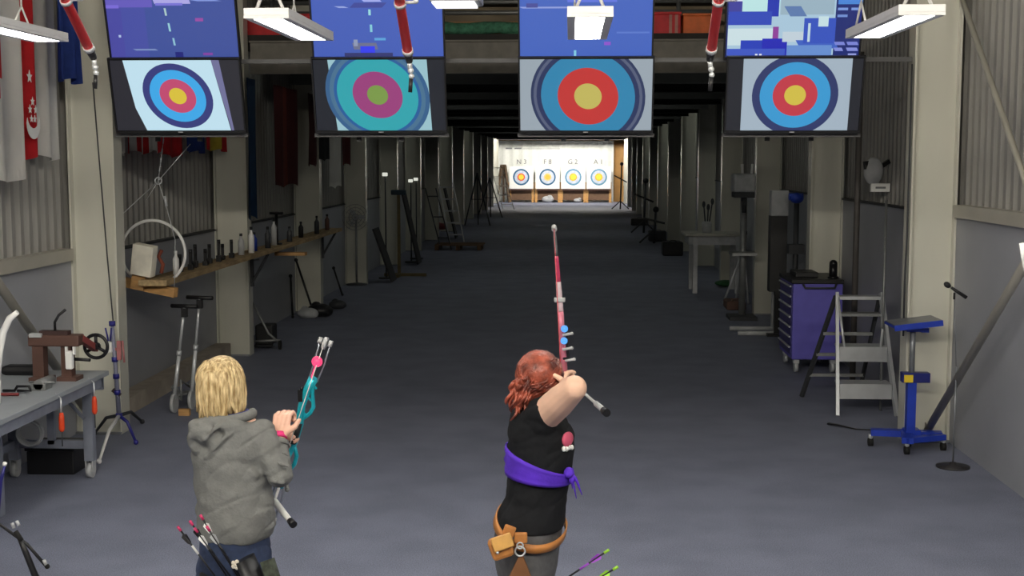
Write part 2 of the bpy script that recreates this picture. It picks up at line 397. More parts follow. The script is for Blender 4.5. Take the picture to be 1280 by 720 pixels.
s4 = [q(0, 0, 165, 93, (26, 40, 110)), q(4, 16, 128, 72, (165, 195, 215)), q(4, 16, 18, 8, (215, 225, 235)), q(20, 20, 45, 22, (185, 225, 225)), q(4, 24, 16, 16, (60, 60, 150)), q(50, 22, 14, 20, (30, 50, 170)), q(66, 16, 64, 24, (150, 175, 190)),
      q(4, 36, 52, 16, (45, 70, 180)), q(70, 30, 20, 12, (90, 120, 170), 8), q(4, 56, 60, 20, (200, 220, 225)), q(20, 70, 30, 14, (35, 60, 180)), q(46, 68, 30, 20, (30, 35, 175)), q(58, 54, 7, 14, (140, 60, 150)), q(70, 60, 60, 12, (190, 205, 215)), q(86, 70, 46, 10, (60, 95, 190), 6), q(95, 44, 38, 30, (50, 80, 185)), q(112, 42, 12, 12, (195, 220, 225)), q(100, 50, 3, 22, (190, 215, 225)),
      q(4, 80, 70, 8, (60, 85, 190)), q(76, 76, 54, 12, (100, 140, 205)), q(134, 22, 30, 6, (70, 130, 210)), q(134, 32, 12, 3, (120, 150, 215)), q(150, 32, 10, 3, (120, 150, 215)), q(134, 40, 12, 3, (110, 140, 205)), q(132, 72, 12, 4, (120, 130, 210), 2), q(147, 72, 13, 4, (120, 130, 210), 2), q(132, 79, 10, 4, (130, 140, 215), 2), q(147, 79, 13, 4, (130, 140, 215), 2), q(150, 86, 10, 3, (150, 160, 225)), q(38, 86, 3, 3, (220, 225, 240)), q(43, 86, 3, 3, (220, 225, 240))]
screen(989, 74, 'upper hanging screen at far right with bright white camera view', s4, (30, 40, 120), GU)
l1 = [('q', [(18, 2), (128, 2), (146, 91), (40, 91), (28, 62)], (190, 222, 236)), ('q', [(128, 2), (138, 2), (150, 91), (147, 91)], (110, 110, 150))] + rings(83, 47, 43, .18, [(1, (52, 58, 120)), (.80, (60, 165, 228)), (.52, (190, 72, 110)), (.25, (214, 190, 60))])
screen(227, 166, 'lower hanging screen at far left with a tilted target picture', l1, (38, 38, 46), GL)
l2 = [('q', [(20, 2), (142, 2), (146, 91), (28, 91)], (150, 190, 200))] + rings(80, 46, 64, .12, [(1, (50, 92, 135)), (.92, (70, 110, 140)), (.84, (36, 90, 150)), (.78, (44, 160, 170)), (.48, (150, 60, 120)), (.2, (120, 150, 70))])
l2[1:] = [s for s in l2[1:]]
screen(477, 166, 'lower hanging screen second from left with a teal ringed target', l2, (24, 28, 38), GL)
l3 = [('q', [(2, 2), (163, 2), (163, 91), (2, 91)], (150, 162, 172))] + rings(85, 48, 70, .05, [(1, (40, 52, 88)), (.95, (84, 92, 118)), (.9, (36, 48, 88)), (.82, (44, 128, 170)), (.53, (190, 50, 48)), (.24, (190, 178, 90))])
screen(732, 166, 'lower hanging screen third from left with a large close target', l3, (24, 28, 38), GL)
l4 = [('q', [(20, 2), (150, 2), (150, 91), (20, 91)], (160, 176, 190))] + rings(84, 47, 52, 0, [(1, (44, 54, 100)), (.82, (56, 150, 205)), (.52, (190, 56, 70)), (.25, (206, 186, 70))])
screen(989, 166, 'lower hanging screen at far right with a centred target', l4, (30, 32, 40), GL)
# screen mounting rails
z = P(640, 76, 10.75).z; m = MB(); m.bx(IL + .005, IR - .005, 10.72, 10.76, z - .018, z + .018)
solo('mounting_rail', m, mat('rail_grey', (84, 84, 86), .5), (0, 10.74, z), 'upper grey mounting rail carrying the screens between columns', 'rail')
for i, px in enumerate((227, 477, 732, 989)):
    c = P(px, 169, 10.62); m = MB(); m.bx(c.x - .56, c.x + .56, 10.62, 10.66, c.z - .015, c.z + .015); m.bx(c.x - .02, c.x + .02, 10.62, 10.8, c.z + .0, c.z + .1)
    solo('mounting_rail', m, mat('rail_grey', (84, 84, 86), .5), (c.x, 10.64, c.z), f'short grey rail under the lower screen, {ORD[i]} from left', 'rail', 'short rails under the lower screens')
for i, px in enumerate((220, 474, 732, 989)):
    c = P(px, 75, 10.75); m = MB(); 
    m.bx(c.x - .2, c.x - .16, 10.765, 10.79, 2.5, ZC); m.bx(c.x + .16, c.x + .2, 10.765, 10.79, 2.5, ZC)
    solo('screen_hanger', m, blackm, (c.x, 10.78, 2.5), f'pair of dark steel uprights behind the screens, {ORD[i]} from left', 'bracket', 'uprights behind the screens')

# ---------------------------------------------------------------- red tubes
tiltd = Vector((0, math.cos(R(36)), -math.sin(R(36))))
def red_tube(px, py, Y, label, r=.019, tail=True):
    e = P(px, py, Y); s = e - tiltd * 1.35
    t = thing('hanging_tube', s, label, 'tube', 'red tubes slanting from the ceiling')
    m = MB(); m.cyl(s, e, r); part('barrel', m, red, t)
    m = MB(); 
    q1 = e - tiltd * .28; m.cyl(q1, q1 + tiltd * .015, r * 1.2); part('collar', m, alu, t); m = MB(); m.cyl(e - tiltd * .02, e + tiltd * .0, r * 1.15); part('collar', m, alu, t); m = MB()
    m.cyl(q1 + Vector((r, 0, 0)), q1 + Vector((r + .035, 0, .0)), .006); m.sph(q1 + Vector((r + .04, 0, .005)), .011)
    part('side_fitting', m, alu, t)
    m = MB(); m.cyl(e, e + tiltd * .05, r * .95, r * .7); part('end_cap', m, black, t)
    m = MB(); p = e + tiltd * .05
    m.cyl(p, p + Vector((.003, 0, -.03)), .009); m.sph(p + Vector((.005, 0, -.036)), .012); m.sph(p + Vector((.008, 0, -.058)), .011); part('coupling', m, alu, t)
    m = MB(); m.cyl(p + Vector((.006, 0, -.066)), p + Vector((.002, 0, -.12)), .008); part('cable_tail', m, black, t)
    m = MB(); m.cyl(s, (s.x, s.y, ZC), .012); part('drop_rod', m, grey, t)
red_tube(112, 62, 5.0, 'left red tube slanting down in front of the flags')
red_tube(510, 66, 5.0, 'middle red tube slanting down before the second screen')
red_tube(889, 64, 5.0, 'right red tube slanting down beside the rightmost upper screen')

# ---------------------------------------------------------------- loft storage over the range roof
lf = mat('loft_board', (158, 144, 122), .85, 0, .2, 1.5)
m = MB(); m.bx(XL + .05, XR - .05, 20.2, 20.3, 3.83, ZC); struct('wall_loft', m, lf)
def rol(x0, x1, y, z, r, mt, name, label, cat, sag=.0):
    pts = [Vector((x0 + (x1 - x0) * i / 10, y + .02 * math.sin(i * 2.1), z + r - sag * math.sin(math.pi * i / 10) + .012 * math.sin(i * 1.7))) for i in range(11)]
    m = MB(); m.tube(pts, [r * (1 + .08 * math.sin(i * 2.3)) for i in range(11)], 12); solo(name, m, mt, (x0, y, z), label, cat)
Z = 3.831
rol(-1.75, .0, 15.6, Z - .08 + .09, .075, mat('green_net', (70, 126, 100), .9, 0, .3, 20, .6, 80), 'net_roll', 'green rolled net lying on the low roof between middle screens', 'net')
m = MB(); m.bx(-1.9, .2, 15.95, 16.15, Z, Z + .16); m.bx(-1.95, .25, 15.93, 16.17, Z + .16, Z + .2); solo('timber_stack', m, mat('old_timber', (205, 152, 106), .8, 0, .25, 4, .3, 30, stretch=(.4, 4, 4)), (-.85, 16.05, Z), 'brown timber stack on the low roof behind the green net', 'timber')
m = MB()
for z in (4.28, 4.42): m.cyl((XL + .1, 17.2, z), (XR - .1, 17.2, z), .03)
for x in (-4, -2.2, -.4, 1.4, 2.9): m.cyl((x, 17.2, Z), (x, 17.2, 4.45), .03)
solo('storage_railing', m, alud, (-.5, 17.2, Z), 'dull metal railing on the low roof high behind the screens', 'railing')
def crate(x0, x1, y0, y1, z0, z1, mt, label, name='storage_box', stripes=None):
    t = thing(name, ((x0 + x1) / 2, (y0 + y1) / 2, z0), label, 'box')
    m = MB(); m.bx(x0, x1, y0, y1, z0, z1 - .03, bev=.01); part('body', m, mt, t)
    m = MB(); m.bx(x0 - .01, x1 + .01, y0 - .01, y1 + .01, z1 - .03, z1, bev=.005); part('lid', m, mt, t)
    if stripes:
        m = MB()
        for s in stripes: m.bx(s, s + .035, y0 - .012, y0 - .002, z0 + .01, z1 - .035)
        part('stripe', m, stripes_m, t)
    return t
stripes_m = mat('pale_stripe', (190, 130, 120), .6)
redbox = mat('red_box', (205, 40, 46), .6); orb = mat('orange_box', (225, 110, 50), .6); mar = mat('maroon', (120, 30, 50), .6)
crate(-4.15, -3.5, 15.6, 15.95, Z, Z + .26, redbox, 'red box on the low roof left of the screens')
crate(-4.1, -3.6, 16.2, 16.6, Z, Z + .4, mar, 'maroon box on the low roof behind the left red box')
crate(.75, 1.3, 15.6, 15.95, Z, Z + .27, redbox, 'red box with pale stripes on the low roof left of red tube', stripes=[1.16, 1.23])
crate(1.33, 1.75, 15.6, 15.95, Z, Z + .25, orb, 'orange box on the low roof behind the right red tube')
crate(-3.45, -2.8, 15.6, 15.95, Z, Z + .27, redbox, 'red box on the low roof between first and second screens')
crate(2.35, 3.0, 15.5, 15.9, Z, Z + .22, mar, 'maroon box on the low roof behind the right hanging lamp')

# ---------------------------------------------------------------- far end: backstop and targets
bs = mat('backstop_white', (236, 238, 232), .8, 0, .03)
m = MB()
xa, xb = P(622, 200, 71).x, P(767, 200, 71).x
n = 60; fr = [Vector((xa + (xb - xa) * i / n, 71.0 + .03 * math.sin(i * 1.3), 0)) for i in range(n + 1)]
for i in range(n):
    a, b_ = fr[i], fr[i+1]
    vs = [m.bm.verts.new((a.x, a.y, .02)), m.bm.verts.new((b_.x, b_.y, .02)), m.bm.verts.new((b_.x, b_.y, 3.34)), m.bm.verts.new((a.x, a.y, 3.34))]
    m.bm.faces.new(vs)
m._mark(); m.bx(xa, xb, 71.05, 71.1, 3.3, 3.36)
t = thing('backstop_curtain', ((xa + xb) / 2, 71, 0), 'wide white arrow backstop curtain behind the far targets', 'curtain')
part('cloth', m, bs, t)
def text(s, size, loc, mt, parent=None, rotx=90, name='lettering', ext=.004, align='CENTER'):
    cu = bpy.data.curves.new(name, 'FONT'); cu.body = s; cu.size = size; cu.extrude = ext; cu.align_x = align; cu.align_y = 'CENTER'
    o = bpy.data.objects.new('tmp', cu); C.objects.link(o)
    dg = bpy.context.evaluated_depsgraph_get(); me = bpy.data.meshes.new_from_object(o.evaluated_get(dg))
    C.objects.unlink(o); bpy.data.objects.remove(o)
    ob = bpy.data.objects.new(name, me); C.objects.link(ob); me.materials.clear(); me.materials.append(mt)
    ob.rotation_euler = (R(rotx), 0, 0)
    if parent: ob.parent = parent; ob.location = Vector(loc) - wloc(parent)
    else: ob.location = loc
    return ob
inkg = mat('sign_ink', (120, 122, 126), .7)
for s, px in (('N 3', 652), ('F 8', 684.5), ('G 2', 716), ('A 1', 748)):
    c = P(px, 202.5, 70.93); text(s, .36, c, inkg, t, name='lane_lettering')
for x0, x1 in ((632, 640), (643, 652)):
    a = P(x0, 185.5, 70.94); b_ = P(x1, 185.5, 70.94); m = MB(); m.bx(a.x, b_.x, 70.93, 70.94, a.z - .04, a.z + .04); part('printed_line', m, inkg, t)
a = P(653, 186, 70.94); b_ = P(700, 186, 70.94); m = MB(); m.bx(a.x, b_.x, 70.93, 70.94, a.z - .01, a.z + .01); part('printed_line', m, inkg, t)
butt = mat('target_paper', (240, 240, 236), .8, 0, .02)
tb = [mat('t_blue', (40, 92, 130), .7), mat('t_pale', (186, 196, 214), .7), mat('t_red', (222, 92, 60), .7), mat('t_gold', (246, 206, 60), .7), mat('t_orange', (236, 178, 60), .7), mat('t_lb', (92, 140, 170), .7), mat('t_peach', (236, 190, 130), .7)]
TG = [(651.5, [0, 1, 2, 3], 'leftmost far target, with the reddest centre, on a wooden stand'), (684.5, [0, 1, 6, 4], 'second far target from left, with a faded peach centre'), (716.5, [5, 1, 4, 3], 'third far target from left, with pale blue rings'), (748.5, [5, 1, 4, 3], 'rightmost far target, beside the tan end wall')]
pine2 = mat('target_pine', (196, 150, 92), .7)
for px, cs, lb in TG:
    c = P(px, 222, 70.0); x, y, z = c.x, 70.0, 1.36
    t = thing('archery_target', (x, y, 0), lb, 'target', 'row of far targets')
    m = MB(); m.bx(x - .66, x + .66, y, y + .25, z - .62, z + .6, bev=.02); part('butt', m, butt, t)
    m = MB()
    for k, (rr, ci) in enumerate(zip((.45, .36, .21, .14), cs)):
        m.mi = k; m.cyl((x, y - .002 - .004 * k, z + .02), (x, y - .006 - .004 * k, z + .02), rr, seg=48)
    part('target_face', m, [tb[i] for i in cs], t)
    for s in (-1, 1):
        m = MB(); m.bx(x + s * .63 - .07, x + s * .63 + .07, y + .26, y + .4, 0, 1.1); m.bx(x + s * .63 - .06, x + s * .63 + .06, y - .1, y + .26, 0, .12); part('leg', m, pine2, t)
    m = MB(); m.bx(x - .6, x + .6, y + .02, y + .24, z - .70, z - .62); part('shelf', m, brown, t)
    m = MB(); m.bx(x - .56, x + .56, y + .27, y + .32, .12, .7); part('back_board', m, mat('brown_board', (110, 84, 64), .8), t)  # plain brown board low behind the target
# things under the targets
for px, s, lb in ((685, .34, 'pale crumpled bag under the second far target'), (722, .22, 'small white sack under the third far target')):
    c = P(px, 250, 70.3); m = MB(); m.sph((c.x, 70.1, s * .52), (s, .12, s * .52), 12); m.sph((c.x + .1, 70.08, s * .8), (s * .5, .1, s * .4), 10); solo('sack', m, lgrey, (c.x, 70.1, 0), lb, 'sack')
m = MB(); c = P(627, 250, 70.5); c.x = max(c.x, -3.7)
for s in (-1, 1): m.bar((c.x + s * .35, 69.6, 0), (c.x + s * .1, 70.1, 2.0), .12)
m.bar((c.x - .15, 70.1, 2.0), (c.x + .15, 70.1, 2.0), .12); m.bar((c.x, 70.5, 0), (c.x, 70.1, 2.0), .1); m.bar((c.x - .25, 69.8, .9), (c.x + .25, 69.8, .9), .08)
solo('easel', m, mat('dark_wood', (84, 66, 46), .8), (c.x, 70, 0), 'dark wooden easel left of the far targets', 'easel')
m = MB(); a = P(768, 200, 71.4).x; b_ = P(783, 200, 71.4).x; m.bx(a, b_, 71.45, 71.55, 0, 3.2); m.bx(a, a + .05, 71.42, 71.45, 0, 3.2)
solo('plywood_sheet', m, mat('tan_board', (196, 150, 90), .75, 0, .1, 2), (a, 71.5, 0), 'tall tan board standing right of the far targets', 'board')
m = MB(); a = XR - .26; m.bx(a, a + .25, 71.2, 71.3, .9, 3.2); solo('notice_board', m, white, (a, 71.2, .9), 'narrow white board at the right end of the far wall', 'board')
m = MB(); a = XL + .01; b_ = P(622, 200, 71).x - .02; m.bx(a, b_, 71.4, 71.5, 0, 3.1); solo('yellow_panel', m, mat('yellow_panel_paint', (206, 180, 70), .7), (a, 71.4, 0), 'yellow panel at the left end of the far wall', 'panel')

# ---------------------------------------------------------------- flags
def flag(x, y0, y1, ztop, zbot, bands, label, amp=.03, folds=5, name='flag', extra=None, thick=.006, phase=0, lean=0):
    """cloth hanging parallel to the side wall plane x; y0->y1 across; bands=[(fraction, material)]"""
    m = MB(); nu, nv = 48, 14
    mats = [b_[1] for b_ in bands]; edges = []; acc = 0
    for fr_, _ in bands: acc += fr_; edges.append(acc)
    g = []
    for j in range(nv + 1):
        v = j / nv; row = []
        for i in range(nu + 1):
            u = i / nu
            d = amp * math.sin(u * folds * 2 * math.pi + phase + .8 * v) * (.5 + .6 * v) + .5 * amp * math.sin(u * folds * 5.1 + 2 * v)
            yy = y0 + (y1 - y0) * (u + .01 * math.sin(u * folds * 6.28 + 1 + v))
            zz = ztop + (zbot - ztop) * v * (1 + .015 * math.sin(u * 9 + phase))
            row.append(m.bm.verts.new((x + d + lean * v, yy, zz)))
        g.append(row)
    for j in range(nv):
        for i in range(nu):
            u = (i + .5) / nu; k = next((k for k, e in enumerate(edges) if u <= e + 1e-6), len(edges) - 1)
            f = m.bm.faces.new((g[j][i], g[j][i+1], g[j+1][i+1], g[j+1][i])); f.smooth = True; f.material_index = k
    if extra:
        for f in m.bm.faces:
            c = f.calc_center_median(); u = (c.y - y0) / (y1 - y0); v = (ztop - c.z) / (ztop - zbot); k = extra(u, v, c)
            if k is not None: f.material_index = k
    m._mark()
    fs = m.bm.faces[:]
    bmesh.ops.solidify(m.bm, geom=fs, thickness=thick)
    return solo(name, m, mats, (x, (y0 + y1) / 2, zbot), label, 'flag', fix=False)
fw = mat('flag_white', (222, 220, 216), .85, 0, .03, 6); fr_ = mat('flag_red', (205, 34, 42), .85); fb = mat('flag_blue', (30, 56, 130), .85); fy = mat('flag_yellow', (200, 180, 60), .85)
fmar = mat('flag_maroon', (84, 26, 28), .85); fsb = mat('flag_mid_blue', (28, 62, 98), .85); fo = mat('flag_orange_red', (120, 48, 34), .85)
# white flag with a red disc
def yat(px, X): # Y at which plane x=X is seen in column px
    d = ray(px, 199); return X / d.x * d.y
XF = -3.98
ya, yb = yat(-70, XF), yat(27, XF)
def disc(u, v, c):
    return 1 if ((c.y - yb + .62) / .47) ** 2 + ((c.z - 3.0) / .47) ** 2 < 1 else 0
za = 4.2; zb = P(20, 222, yat(20, XF)).z
o = flag(XF, ya - .5, yb, za, zb, [(1, fw), (0, fr_)], 'white flag with a red disc at the left edge', folds=4, amp=.035, extra=None)
# finer disc: rebuild with vertex test
me = o.data
for p in me.polygons:
    c = p.center + o.location
    if ((c.y - (yb - .78)) / .5) ** 2 + ((c.z - 3.05) / .5) ** 2 < 1: p.material_index = 1
XF2 = -4.08
y0_, y1_ = yat(16, XF2), yat(73, XF2); zb = P(50, 197, yat(50, XF2)).z
o = flag(XF2, y0_ + .02, y1_, 4.2, zb, [(.52, fr_), (.48, fw)], 'red and white flag with a white crescent and stars, beside the white one', folds=3, amp=.03)
xs = XF2 + .055
yc = y0_ + .3 * (y1_ - y0_)
m = MB(); zc_ = 2.62
pts = []
for k in range(21):
    a = R(180 + 180 * k / 20); pts.append(Vector((xs, yc + .12 * math.cos(a), zc_ + .12 * math.sin(a))))
for k in range(21):
    a = R(360 - 180 * k / 20); pts.append(Vector((xs, yc + .105 * math.cos(a), zc_ + .05 + .09 * math.sin(a))))
m.poly(pts[:-1], d=Vector((.004, 0, 0))); part('crescent', m, fw, o)
def star(c, r):
    return [Vector((xs, c[0] + (r if k % 2 == 0 else r * .42) * math.sin(k * math.pi / 5), c[1] + (r if k % 2 == 0 else r * .42) * math.cos(k * math.pi / 5))) for k in range(10)]
for c, r_ in (((yc - .05, zc_ + .1), .035), ((yc + .05, zc_ + .1), .035), ((yc, zc_ + .16), .035), ((yc - .03, zc_ + .03), .03), ((yc + .03, zc_ + .03), .03), ((yc - .04, zc_ + .34), .05)): m = MB(); m.poly(star(c, r_), d=Vector((.004, 0, 0))); part('star', m, fw, o)
XF3 = -3.9
flag(XF3, yat(75, XF3), yat(104, XF3), 4.2, P(90, 101, yat(90, XF3)).z, [(1, fb)], 'navy blue flag hanging before the nearest left column', folds=2, amp=.03)
# row behind the lower left screen
XG = -4.0
specs = [(143, 158, [(.45, fr_), (.55, fw)], 'red and white flag, nearest of the small row', 193), (159, 190, [(.2, fr_), (.15, fw), (.2, fr_), (.15, fw), (.15, fr_), (.15, fw)], 'flag with narrow red and white stripes under the left screen', 191), (192, 204, [(.5, fw), (.5, fr_)], 'narrow white and red flag beside the striped one', 190),
         (205, 231, [(1, fr_)], 'plain red flag under the left screen', 195), (232, 256, [(1, fb)], 'dark blue flag beside the plain red one', 190), (257, 284, [(.3, fr_), (.4, fy), (.3, fr_)], 'red and yellow banded flag before the second left column', 188)]
for a, b_, bd, lb, pyb in specs:
    ya, yb = yat(a, XG), yat(b_, XG); flag(XG, ya, yb, 3.5, P((a+b_)/2, pyb, (ya + yb)/2).z, bd, lb, folds=2, amp=.02, phase=a)
XG = -3.8
specs = [(309, 321, [(1, fsb)], 'long narrow blue flag behind the second left column', 272), (344, 371, [(.35, fmar), (.25, fo), (.4, fmar)], 'dark red and orange flag before the third left column', 232), (385, 397, [(1, fmar)], 'maroon flag behind the third left column', 207),
         (399, 411, [(1, mat('flag_black', (22, 24, 30), .9))], 'black flag beside the maroon ones in the dim range', 200), (412, 425, [(1, fw)], 'white flag hanging between two maroon ones', 234), (427, 438, [(1, fmar)], 'maroon flag before the fourth left column', 206)]
for a, b_, bd, lb, pyb in specs:
    ya, yb = yat(a, XG), yat(b_, XG); flag(XG, ya, yb, 3.3, P((a+b_)/2, pyb, (ya + yb)/2).z, bd, lb, folds=1.5, amp=.02, phase=a)

# ---------------------------------------------------------------- braces
def brace(a, b_, r, label, mt=None):
    m = MB(); m.cyl(a, b_, r); m.box(a, (.02, .1, .12)); m.box(b_, (.02, .1, .12)); solo('wind_brace', m, mt or rail, b_, label, 'brace')
brace((2.95, 10.55, .12), (2.98, 6.3, 3.3), .032, 'thick diagonal steel brace rising from the nearest right column foot')
brace((3.04, 10.6, 3.85), (3.04, 6.3, .02), .022, 'thin diagonal steel rod coming down along the right wall')
brace((-4.1, 10.5, .25), (-4.1, 6.5, 3.4), .035, 'diagonal steel brace rising from the nearest left column foot')
# cables on the columns
m = MB(); m.tube([P(116, 103, 10.6), P(124, 200, 10.6), P(134, 320, 10.6), P(143, 420, 10.62), P(146, 500, 10.62)], .006, 6); solo('cable', m, dark, P(146, 500, 10.62), 'thin dark cable running down the nearest left column', 'cable')
m = MB(); m.tube([P(1140, 80, 10.62), P(1137, 190, 10.62), P(1134, 290, 10.62), P(1131, 350, 10.62), P(1129, 420, 10.62)], .008, 6); solo('cable', m, dark, P(1129, 420, 10.62), 'thin dark cable running down the nearest right column', 'cable')

# ---------------------------------------------------------------- left: long shelf with bits
ZS = 1.28
t = thing('wall_shelf', (-3.7, 15.4, ZS), 'long rough plank shelf running along the left columns', 'shelf')
m = MB(); m.bx(-3.835, -3.58, 11.15, 19.9, ZS - .05, ZS); part('board', m, plank, t)
for y in (10.75 + 4.4, 10.75 + 8.8):
    m = MB(); m.bar((-3.82, y, ZS - .4), (-3.62, y, ZS - .055), .03); m.bx(-3.835, -3.805, y - .03, y + .03, ZS - .45, ZS - .05); part('bracket', m, dark, t)
m = MB(); m.bx(-3.78, -3.4, 16.2, 16.35, ZS - .16, ZS - .12); m.bx(-3.79, -3.76, 16.2, 16.35, ZS - .16, ZS - .05); solo('offcut_board', m, wood, (-3.6, 16.3, ZS - .16), 'short bright wooden board under the long shelf', 'board')
def bottle(x, y, z, h, r, mt, label, cap=None, group=None, name='bottle'):
    t = thing(name, (x, y, z), label, name.replace('_', ' '), group)
    m = MB(); m.lathe((x, y, z), [(r, 0), (r, h * .65), (r * .4, h * .8), (r * .4, h * .88)], 14); part('body', m, mt, t)
    m = MB(); m.lathe((x, y, z + h * .88), [(r * .5, 0), (r * .5, h * .12)], 12); part('cap', m, cap or black, t)
def clamp(x, y, z, h, mt, label, group=None):
    t = thing('hand_clamp', (x, y, z), label, 'clamp', group)
    m = MB(); m.bx(x - .025, x + .025, y - .03, y + .03, z, z + h * .35, bev=.004); m.bx(x - .012, x + .012, y - .02, y + .02, z + h * .35, z + h); part('frame', m, mt, t)
    m = MB(); m.cyl((x, y, z + h), (x, y, z + h + .04), .018); part('knob', m, black, t)
clamps = ['first', 'second', 'third', 'fourth', 'fifth', 'sixth', 'seventh', 'eighth']
for i in range(8):
    y = 12.0 + .25 * i; clamp(-3.72 + .03 * (i % 2), y, ZS, .13 + .03 * (i % 3), black, f'small black clamp on the plank shelf, {clamps[i]} from the hoop', 'small black clamps on the shelf')
bottle(-3.68, 11.75, ZS, .22, .03, white, 'white bottle with ring top at the near end of the shelf', white)
for i, (y, h, mt, lb) in enumerate([(14.2, .24, lgrey, 'grey bottle on the shelf before the second left column'), (14.5, .3, white, 'tall white bottle on the shelf before the second left column'), (14.8, .22, blue, 'blue bottle on the shelf beside the tall white one'), (15.3, .26, dark, 'dark bottle on the shelf behind the blue one'), (15.8, .34, lgrey, 'tallest pale bottle on the shelf behind the second column'), (16.5, .2, dark, 'small dark bottle on the shelf near the red flag'), (17.4, .22, black, 'black bottle alone on the far half of the shelf'), (18.3, .26, dark, 'dark bottle near the far end of the shelf'), (19.3, .24, brown, 'brown bottle at the far end of the shelf')]):
    bottle(-3.70 + .04 * (i % 2), y, ZS, h, .035, mt, lb)
m = MB(); x, y = -3.7, 15.95; m.cyl((x, y, ZS), (x, y, ZS + .38), .02); m.lathe((x, y, ZS + .38), [(.09, 0), (.09, .03)], 16); m.lathe((x, y, ZS), [(.07, 0), (.07, .02)], 16)
solo('spool_stand', m, blackm, (x, y, ZS), 'black mushroom topped stand on the shelf beside the blue flag', 'stand')

# hoop, wooden bar, box, chain
YH = 11.35
hc = P(187, 317, YH)
m = MB(); a = P(149, 351, YH + .05); b_ = P(220, 366, YH - .05)
t = thing('hanging_bar', a, 'short pine bar hung on a chain beside the nearest left column', 'bar')
m.bar(a, b_, .07, .085); part('bar', m, wood, t)
m = MB(); c = P(173, 351, YH - .07); m.box(c, (.12, .03, .16), rot=(0, R(10), 0)); part('block', m, wood, t)
chn = P(198, 226, YH)
cm = MB(); 
def chain(m, a, b_, n):
    a = Vector(a); b_ = Vector(b_)
    for i in range(n):
        p = a.lerp(b_, i / n); q_ = a.lerp(b_, (i + 1) / n); m.tube([p, q_], .0065 if i % 2 else .0035, 6)
chain(cm, P(205, 168, YH), chn, 10); part('chain', cm, alu, t)
cm = MB(); cm.torus(chn, .03, .006, seg=16); part('ring', cm, alu, t)
cm = MB(); cm.cyl(chn, P(209, 262, YH), .004); cm.cyl(P(209, 262, YH), P(219, 300, YH), .004); cm.cyl(P(219, 300, YH), P(218, 360, YH), .004); cm.cyl(P(206, 245, YH), P(208, 258, YH), .012); part('cord', cm, alu, t)
cm = MB(); cm.cyl(chn, P(145, 275, YH - .3), .004); cm.cyl(chn, P(183, 250, YH), .003); cm.cyl(chn, P(238, 180, YH), .004); part('cord', cm, alu, t)
cm = MB(); cm.box(P(145, 278, YH - .33), (.03, .06, .08)); cm.cyl(P(148, 278, YH - .33), P(148, 355, YH - .2), .01); part('clamp', cm, dark, t)
cm = MB(); p = P(205, 165, YH); cm.box(p, (.04, .03, .09)); cm.cyl(p, (p.x, p.y, 3.9), .004); part('hook', cm, white, t)
m = MB(); m.torus(hc + Vector((0, .1, 0)), .295, .014, 'y', 48, rot=(0, 0, R(0))); solo('hoop', m, white, (hc.x, hc.y, hc.z - .3), 'large white hoop standing on the hanging pine bar', 'hoop')
m = MB(); c = P(180, 325, YH - .12); m.box(c, (.2, .1, .28), rot=(R(5), R(10), R(-8)), bev=.008); solo('white_box', m, mat('cream_box', (222, 218, 204), .7), (c.x, c.y, c.z - .14), 'cream white box inside the large hoop', 'box')
m = MB(); c = P(201, 325, YH + .05); m.tube([c + Vector((0, 0, -.12)), c + Vector((.02, 0, -.04)), c + Vector((-.02, 0, .03)), c + Vector((.01, 0, .09))], .018, 8); solo('cord_bundle', m, mat('rust_cord', (130, 66, 48), .8), c, 'rusty red cord bundle beside the cream box', 'cord')

# ---------------------------------------------------------------- workbench
BZ = .78
BC = F(129, 466, BZ); BN = F(2, 541, BZ)
bl = mat('bench_paint', (132, 137, 150), .5); btop = mat('bench_top', (150, 155, 160), .55, 0, .06, 3)
t = thing('workbench', (-3.8, 8.6, 0), 'grey wheeled workbench against the left wall', 'workbench')
m = MB(); m.bx(-4.2, -3.44, 6.8, 9.3, BZ - .035, BZ, bev=.004); part('worktop', m, btop, t)
m = MB(); m.bx(-3.5, -3.46, 6.9, 9.22, BZ - .11, BZ - .036); m.bx(-4.16, -4.12, 6.9, 9.22, BZ - .11, BZ - .036); m.bx(-4.16, -3.46, 9.2, 9.24, BZ - .13, BZ - .036); part('apron', m, bl, t)
for x in (-4.12, -3.55):
    for y in (9.16, 7.0):
        m = MB(); m.bx(x - .035, x + .035, y - .03, y + .03, .13, BZ - .036); lg = part('leg', m, bl, t)
        m = MB(); m.cyl((x - .02, y, .055), (x + .02, y, .055), .055); m.bx(x - .03, x - .022, y - .03, y + .03, .05, .13); m.bx(x + .022, x + .03, y - .03, y + .03, .05, .13); part('caster', m, lgrey, lg)
m = MB(); m.bx(-3.86, -3.81, 9.14, 9.18, .25, BZ - .11); part('post', m, bl, t)
m = MB(); m.bx(-4.08, -3.59, 9.14, 9.18, .22, .28); m.bx(-4.14, -4.1, 7.0, 9.12, .22, .28); part('rail', m, bl, t)
m = MB(); m.bar((-3.57, 9.12, .45), (-3.8, 9.16, .68), .02); part('strut', m, bl, t)
